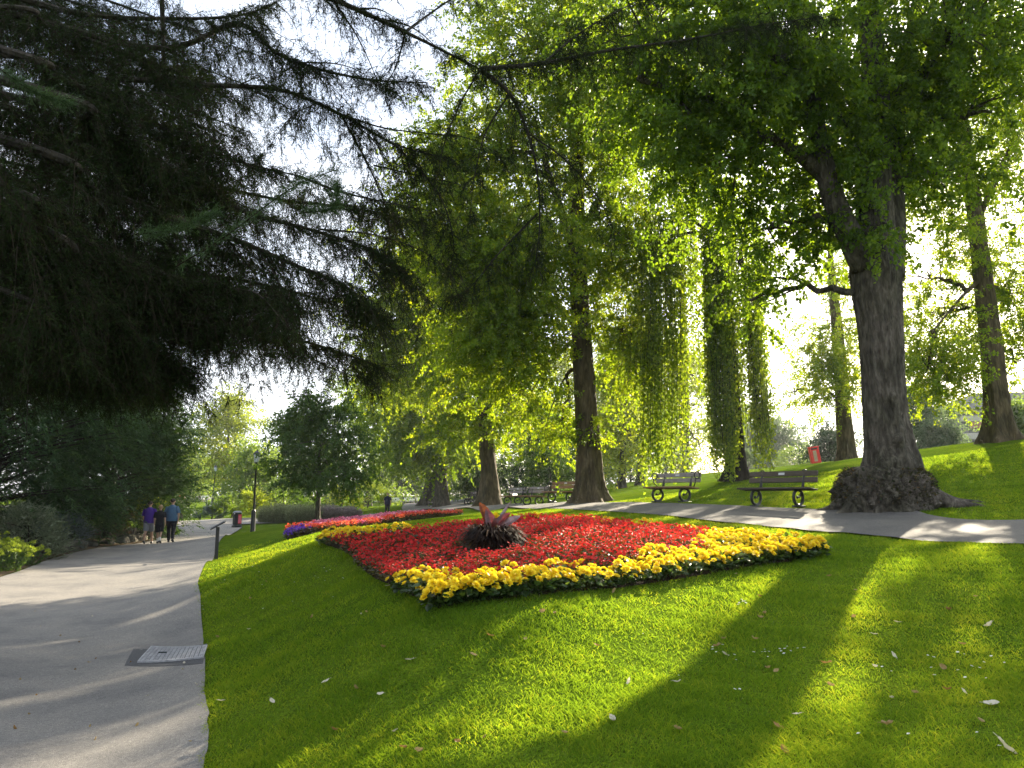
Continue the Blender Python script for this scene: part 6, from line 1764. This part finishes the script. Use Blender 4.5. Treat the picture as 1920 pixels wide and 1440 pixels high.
mb.build('tread', M['steel'], r)
mb = MB(); sheet(cc, 0.21, 0.36, 0.5, 0.58, 0.0, 0.022, mb); mb.build('key_slot', M['glass_dark'], r)

# ------------------------------------------------------------------ far building
p = on_ground(1850, 78)
r = thing('building', 'low flat roofed grey building with pale bands behind the right hand trees', 'building', p, R(-14))
zb = Q(1850, 822, 78)[2] - p[2]; zt = Q(1850, 762, 78)[2] - p[2]
hh = zt - zb
W2 = 16
MB().box((6, 3, (zb - 3 + zt) / 2 - 0.4), (W2, 8, zt - zb + 2.2), bev=0.05).build('wall', M['wall_dark'], r)
MB().box((6, 3, zt), (W2 + 1.6, 9.4, 0.9), bev=0.05).build('roof', M['slate'], r)
MB().box((6, 2.6, zt + 0.9), (W2 - 3, 6, 0.9), bev=0.05).build('roof_storey', M['slate'], r)
MB().box((6, -1.12, zt - 0.62), (W2 + 0.6, 0.3, 0.28), bev=0.02).build('cornice', M['concrete'], r)
MB().box((6, -1.10, zt - 1.35), (W2 + 0.2, 0.24, 0.6), bev=0.02).build('pale_band', M['concrete'], r)
MB().box((1.2, -1.08, zt - 2.05), (5.0, 0.2, 0.7), bev=0.02).build('brick_panel', M['brick'], r)
MB().box((7.5, -1.08, zt - 2.05), (6.0, 0.16, 0.62), bev=0.02).build('window', M['glass_dark'], r)
MB().box((4.4, -1.10, zt - 2.05), (0.5, 0.16, 0.62), bev=0.02).build('white_panel', M['white'], r)
MB().box((6, -1.10, zt - 3.2), (W2, 0.22, 0.65), bev=0.02).build('pale_band', M['concrete'], r)

# ------------------------------------------------------------------ people
def skin_body(V, E, Rr, root_i, levels=1):
    me = bpy.data.meshes.new('body_tmp'); me.from_pydata([tuple(v) for v in V], E, [])
    o = bpy.data.objects.new('body_tmp', me); COL.objects.link(o)
    o.modifiers.new('skin', 'SKIN')
    sv = me.skin_vertices[0].data if me.skin_vertices else None
    if sv is None:
        bpy.context.view_layer.objects.active = o
        bpy.ops.mesh.customdata_skin_add()
        sv = me.skin_vertices[0].data
    for i, rr in enumerate(Rr):
        sv[i].radius = (rr, rr) if np.ndim(rr) == 0 else tuple(rr)
        sv[i].use_root = (i == root_i)
    ss = o.modifiers.new('sub', 'SUBSURF'); ss.levels = levels; ss.render_levels = levels
    dg = bpy.context.evaluated_depsgraph_get()
    ev = o.evaluated_get(dg)
    out = bpy.data.meshes.new_from_object(ev)
    bpy.data.objects.remove(o)
    return out

def loft(mb, rings, sides=18, mat=0):
    """rings: (centre, rx, ry)"""
    th = np.linspace(0, 2 * np.pi, sides, endpoint=False)
    V = np.vstack([np.c_[c[0] + rx * np.cos(th), c[1] + ry * np.sin(th), np.full(sides, c[2])] for (c, rx, ry) in rings])
    n = len(rings)
    i2, j2 = np.meshgrid(np.arange(n - 1), np.arange(sides), indexing='ij')
    mb.add(V, None, np.stack([i2 * sides + j2, i2 * sides + (j2 + 1) % sides, (i2 + 1) * sides + (j2 + 1) % sides, (i2 + 1) * sides + j2], -1).reshape(-1, 4), mat)

def person(label, pos, rz, hgt, top, bottom, shorts=False, hair='hair_dark', stride=0.25, lift=0, arm=(0.1, -0.1), elbow=0.4, stout=1.0, socks=False, fingers=True, short_sleeve=True, skirt=False, sit=False, group=None, mirror=1):
    k = hgt / 1.75
    root = thing('person', label, 'person', pos, rz, group)
    P = {}
    P['pel'] = (0, 0, .96); P['waist'] = (0, .01, 1.1); P['chest'] = (0, .015, 1.30); P['neck0'] = (0, .0, 1.45); P['neck1'] = (0, .01, 1.53)
    P['jaw'] = (0, .035, 1.585); P['head'] = (0, .02, 1.655); P['crown'] = (0, .0, 1.72)
    rad = dict(pel=.125 * stout, waist=.12 * stout, chest=.14, neck0=.075, neck1=.052, jaw=.07, head=.088, crown=.066)
    E = [('pel', 'waist'), ('waist', 'chest'), ('chest', 'neck0'), ('neck0', 'neck1'), ('neck1', 'jaw'), ('jaw', 'head'), ('head', 'crown')]
    for s, nm in ((-1, 'l'), (1, 'r')):
        sw = arm[0] if s < 0 else arm[1]
        P['sh' + nm] = (s * .185 * (0.9 + 0.1 * stout), 0, 1.41); rad['sh' + nm] = .06
        el = (s * .245 * stout ** 0.5, -.02 + sw * .28, 1.13); P['el' + nm] = el; rad['el' + nm] = .044
        wr = (s * .25, el[1] + .22 * (elbow + sw), 1.13 - .23 * (1 - 0.25 * elbow)); P['wr' + nm] = wr; rad['wr' + nm] = .030
        pm_ = (wr[0] - s * .008, wr[1] + .035, wr[2] - .075); P['pa' + nm] = pm_; rad['pa' + nm] = .032
        E += [('chest', 'sh' + nm), ('sh' + nm, 'el' + nm), ('el' + nm, 'wr' + nm), ('wr' + nm, 'pa' + nm)]
        if fingers:
            for f in range(4):
                a = (pm_[0] - s * .012, pm_[1] + .024 - .017 * f, pm_[2] - .035)
                ln = (.075, .085, .08, .062)[f]
                b = (a[0] - s * .008, a[1] + .006, a[2] - ln * .55); c = (b[0] - s * .018, b[1] + .008, b[2] - ln * .45)
                for j, q in enumerate((a, b, c)):
                    P[f'f{nm}{f}{j}'] = q; rad[f'f{nm}{f}{j}'] = (.009, .008, .007)[j]
                E += [('pa' + nm, f'f{nm}{f}0'), (f'f{nm}{f}0', f'f{nm}{f}1'), (f'f{nm}{f}1', f'f{nm}{f}2')]
            a = (pm_[0] - s * .015, pm_[1] + .045, pm_[2] + .01); b = (a[0] - s * .012, a[1] + .022, a[2] - .04)
            P['t' + nm] = a; P['u' + nm] = b; rad['t' + nm] = .011; rad['u' + nm] = .009
            E += [('pa' + nm, 't' + nm), ('t' + nm, 'u' + nm)]
        st = stride * s * mirror
        P['hip' + nm] = (s * .09, 0, .90); rad['hip' + nm] = .098 * stout ** 0.5
        if sit:
            kn = (s * .12, .42, .52); an = (s * .12, .44, .09); P['hip' + nm] = (s * .09, 0, .52)
        else:
            back = st < 0
            kn = (s * .10, .42 * st + (.05 if back else .03), .50 + (0.0)); an = (s * .10, st * 1.0, .085 + (0.09 * abs(st) / .3 if back else 0.0))
        P['kn' + nm] = kn; rad['kn' + nm] = .06; P['ca' + nm] = ((kn[0] + an[0]) / 2, (kn[1] + an[1]) / 2 - .015, (kn[2] + an[2]) / 2 + .06); rad['ca' + nm] = .054
        P['an' + nm] = an; rad['an' + nm] = .036
        toe = (s * .11, an[1] + .15, max(.03, an[2] - .055 - (0.06 if (not sit and st < 0) else 0))); P['toe' + nm] = toe; rad['toe' + nm] = .034
        E += [('pel', 'hip' + nm), ('hip' + nm, 'kn' + nm), ('kn' + nm, 'ca' + nm), ('ca' + nm, 'an' + nm), ('an' + nm, 'toe' + nm)]
    if sit:
        dz = .44
        for q in list(P):
            if q[:3] not in ('hip',) and q[:2] not in ('kn', 'ca', 'an') and q[:3] != 'toe':
                P[q] = (P[q][0], P[q][1], P[q][2] - dz)
    names = list(P); ix = {n: i for i, n in enumerate(names)}
    V = np.array([P[n] for n in names]) * k
    me = skin_body(V, [(ix[a], ix[b]) for a, b in E], [rad[n] * k for n in names], ix['pel'])
    me.name = 'body'; me.materials.clear(); me.materials.append(M['skin'])
    # face: nose, ears, eyes and mouth join the same body mesh
    bb = MB()
    vv = np.array([v.co for v in me.vertices]); ff = [tuple(p.vertices) for p in me.polygons]
    bb.add(vv, [f for f in ff if len(f) == 3], [f for f in ff if len(f) == 4])
    hz = -.44 * k if sit else 0
    hd = np.array(P['head']) * k
    bb.tube([hd + np.array([0, .085, .015]) * k, hd + np.array([0, .108, -.02]) * k, hd + np.array([0, .09, -.03]) * k], np.array([.008, .014, .009]) * k, 6)
    for s in (-1, 1):
        bb.tube([hd + np.array([s * .082, -.005, .022]) * k, hd + np.array([s * .098, -.018, .0]) * k, hd + np.array([s * .084, -.008, -.035]) * k], np.array([.010, .016, .008]) * k, 6)
        bb.tube([hd + np.array([s * .032, .080, .018]) * k, hd + np.array([s * .032, .090, .018]) * k], .008 * k, 6, mat=1)
    bb.tube([hd + np.array([-.022, .083, -.052]) * k, hd + np.array([.022, .083, -.052]) * k], .006 * k, 5, mat=2)
    bb.build('body', [M['skin'], M['hair_dark'], M['red_petal']], root, smooth=True)
    # hair cap
    hm = MB()
    th, ph = np.meshgrid(np.linspace(0, 2 * np.pi, 22, endpoint=False), np.linspace(0.01, 1, 10))
    lim = 1.25 + 0.75 * np.clip(-np.sin(th), 0, 1) - 0.35 * np.clip(np.sin(th), 0, 1)
    pa = ph * lim
    d = np.stack([np.sin(pa) * np.cos(th) * .098, np.sin(pa) * np.sin(th) * .112, np.cos(pa) * .105], -1) * (1 + 0.03 * rng.normal(size=th.shape)[..., None])
    i2, j2 = np.meshgrid(np.arange(9), np.arange(22), indexing='ij')
    hm.add((d * k + hd + np.array([0, -.008, .012]) * k).reshape(-1, 3), None, np.stack([i2 * 22 + j2, (i2 + 1) * 22 + j2, (i2 + 1) * 22 + (j2 + 1) % 22, i2 * 22 + (j2 + 1) % 22], -1).reshape(-1, 4))
    hm.build('hair', M[hair], root, smooth=True)
    dz = .44 if sit else 0.0
    c3 = lambda x, y, z: (x * k, y * k, z * k)
    sm = MB()
    w = stout
    loft(sm, [(c3(0, 0, .86 - dz), .182 * w * k, .138 * w * k), (c3(0, 0, .95 - dz), .19 * w * k, .145 * w * k), (c3(0, .01, 1.1 - dz), .182 * w * k, .145 * w * k), (c3(0, .015, 1.26 - dz), .20 * k * (w * .5 + .5), .15 * k * (w * .5 + .5)),
              (c3(0, .01, 1.36 - dz), .212 * k, .135 * k), (c3(0, 0, 1.43 - dz), .185 * k, .105 * k), (c3(0, 0, 1.475 - dz), .115 * k, .085 * k), (c3(0, .003, 1.515 - dz), .066 * k, .066 * k)])
    for s, nm in ((-1, 'l'), (1, 'r')):
        a = np.array(P['sh' + nm]); e = np.array(P['el' + nm]); wv = np.array(P['wr' + nm])
        if short_sleeve:
            pts_ = [a + [-s * .03, 0, .015], a + (e - a) * .35, a + (e - a) * .86]; rr = [.078, .075, .070]
        else:
            pts_ = [a + [-s * .03, 0, .015], a + (e - a) * .5, e, e + (wv - e) * .9]; rr = [.078, .07, .062, .048]
        sm.tube(np.array(pts_) * k, np.array(rr) * k, 12, cap=False)
    sm.build('shirt', M[top], root, smooth=True)
    tm = MB()
    zt_ = (.52 if sit else .92)
    loft(tm, [(c3(0, 0, zt_ + .06), .17 * w * k, .128 * w * k), (c3(0, 0, zt_), .178 * w * k, .135 * w * k), (c3(0, 0, zt_ - .09), .172 * w * k, .128 * w * k), (c3(0, 0, zt_ - .14), .12 * k, .10 * k)])
    for s, nm in ((-1, 'l'), (1, 'r')):
        h0, kn, ca, an = (np.array(P[q + nm]) for q in ('hip', 'kn', 'ca', 'an'))
        if shorts:
            pts_ = [h0, (h0 + kn) / 2, h0 + (kn - h0) * .92]; rr = [.112 * w ** .5, .108 * w ** .5, .105]
        else:
            pts_ = [h0, (h0 + kn) / 2, kn, ca, an + [0, 0, .01]]; rr = [.112 * w ** .5, .098 * w ** .5, .080, .072, .062]
        tm.tube(np.array(pts_) * k, np.array(rr) * k, 14, cap=False)
    tm.build('shorts' if shorts else 'trousers', M[bottom], root, smooth=True)
    for s, nm in ((-1, 'l'), (1, 'r')):
        an, toe = np.array(P['an' + nm]), np.array(P['toe' + nm])
        sh = MB().tube(np.array([an + [0, -.075, -.045], an + [0, -.05, -.04], an + [0, .03, -.035], (an + toe) / 2 + [0, .03, -.01], toe + [0, .01, 0.005], toe + [0, .055, 0]]) * k, np.array([.022, .046, .05, .045, .042, .02]) * k, 12)
        sh.build('shoe', M['bin_black'], root, smooth=True)
        if socks:
            MB().tube(np.array([an + [0, 0, -.01], an + (np.array(P['ca' + nm]) - an) * .62]) * k, np.array([.044, .056]) * k, 12, cap=False).build('sock', M['cloth_white'], root, smooth=True)
    return root
def lowp(u, v):
    p = G0(u, v); p[2] = h1(p[0], p[1]) + 0.012 + 0.0012 * math.hypot(p[0], p[1]); return p
WK = 'three people walking away on the path'
def row(u, y):
    p = on_ground(u, y); p[2] += 0.015 + 0.0012 * y; return p
person('person in purple t-shirt and grey shorts walking away on the path, leftmost of the three', row(283, 31.6), R(14), 1.74, 'cloth_purple', 'cloth_grey', True, 'hair_dark', 0.24, arm=(0.25, -0.05), elbow=1.1, stout=1.12, socks=False, group=WK)
person('youngest walker in sleeveless black top, black shorts and white socks, between the two adults', row(303, 31.4), R(10), 1.56, 'cloth_black', 'cloth_black', True, 'hair_fair', 0.22, arm=(0.05, -0.15), elbow=0.35, stout=0.92, socks=True, group=WK, mirror=-1)
person('person in blue shirt and black trousers walking away, rightmost of the three', row(325, 31.8), R(16), 1.79, 'cloth_blue', 'cloth_black', False, 'hair_dark', 0.2, arm=(0.1, -0.2), elbow=0.5, stout=1.2, group=WK, mirror=-1)
person('man dressed all in black walking on the far path behind the pink bed', row(727, 60) - [0, 0, 0.2], R(0), 1.78, 'cloth_navy', 'cloth_black', False, 'hair_fair', 0.16, arm=(0.1, -0.1), elbow=0.4, stout=1.15)
person('distant white haired pedestrian in pale clothes between two white benches', row(779, 124), R(-70), 1.7, 'cloth_tan', 'cloth_tan', False, 'hair_white', 0.2, short_sleeve=False, fingers=False)
person('distant person in red top seen above the brown board', row(338, 95), R(180), 1.72, 'cloth_red', 'cloth_tan', True, 'hair_dark', 0.1, fingers=False)
person('distant person in darker red top next to the one in red', row(342, 97), R(160), 1.76, 'cloth_red', 'cloth_grey', True, 'hair_dark', 0.1, fingers=False)
person('distant person in white shirt beside the pair in red', row(346, 96), R(200), 1.72, 'cloth_white', 'cloth_tan', True, 'hair_fair', 0.1, fingers=False)
person('distant figure in grey walking beyond the heads of the three walkers', row(311, 80), R(30), 1.72, 'cloth_grey', 'cloth_tan', True, 'hair_fair', 0.2, fingers=False)
for u, y, cl, lb in ((389, 117.6, 'cloth_white', 'distant seated figure in white on the bench of the far lawn'), (375, 118.6, 'cloth_tan', 'distant seated figure in tan on the left far bench')):
    p = on_ground(u, y); 
    person(lb, p, R(185), 1.7, cl, 'cloth_grey', False, 'hair_dark', 0.1, sit=True, fingers=False)

# ------------------------------------------------------------------ air
hz = MB().box((0, 150, 30), (500, 560, 66)).build('haze', [])
hm, hnt, hout = newmat('haze_air')
pv = hnt.nodes.new("ShaderNodeVolumePrincipled")
pv.inputs['Color'].default_value = (0.9, 0.94, 1.0, 1)
pv.inputs['Density'].default_value = 0.0003
pv.inputs['Anisotropy'].default_value = 0.45
hnt.links.new(pv.outputs['Volume'], hout.inputs['Volume'])
hz.data.materials.append(hm)
tag(hz, 'thin pale summer haze in the air of the park', 'haze', kind='stuff')
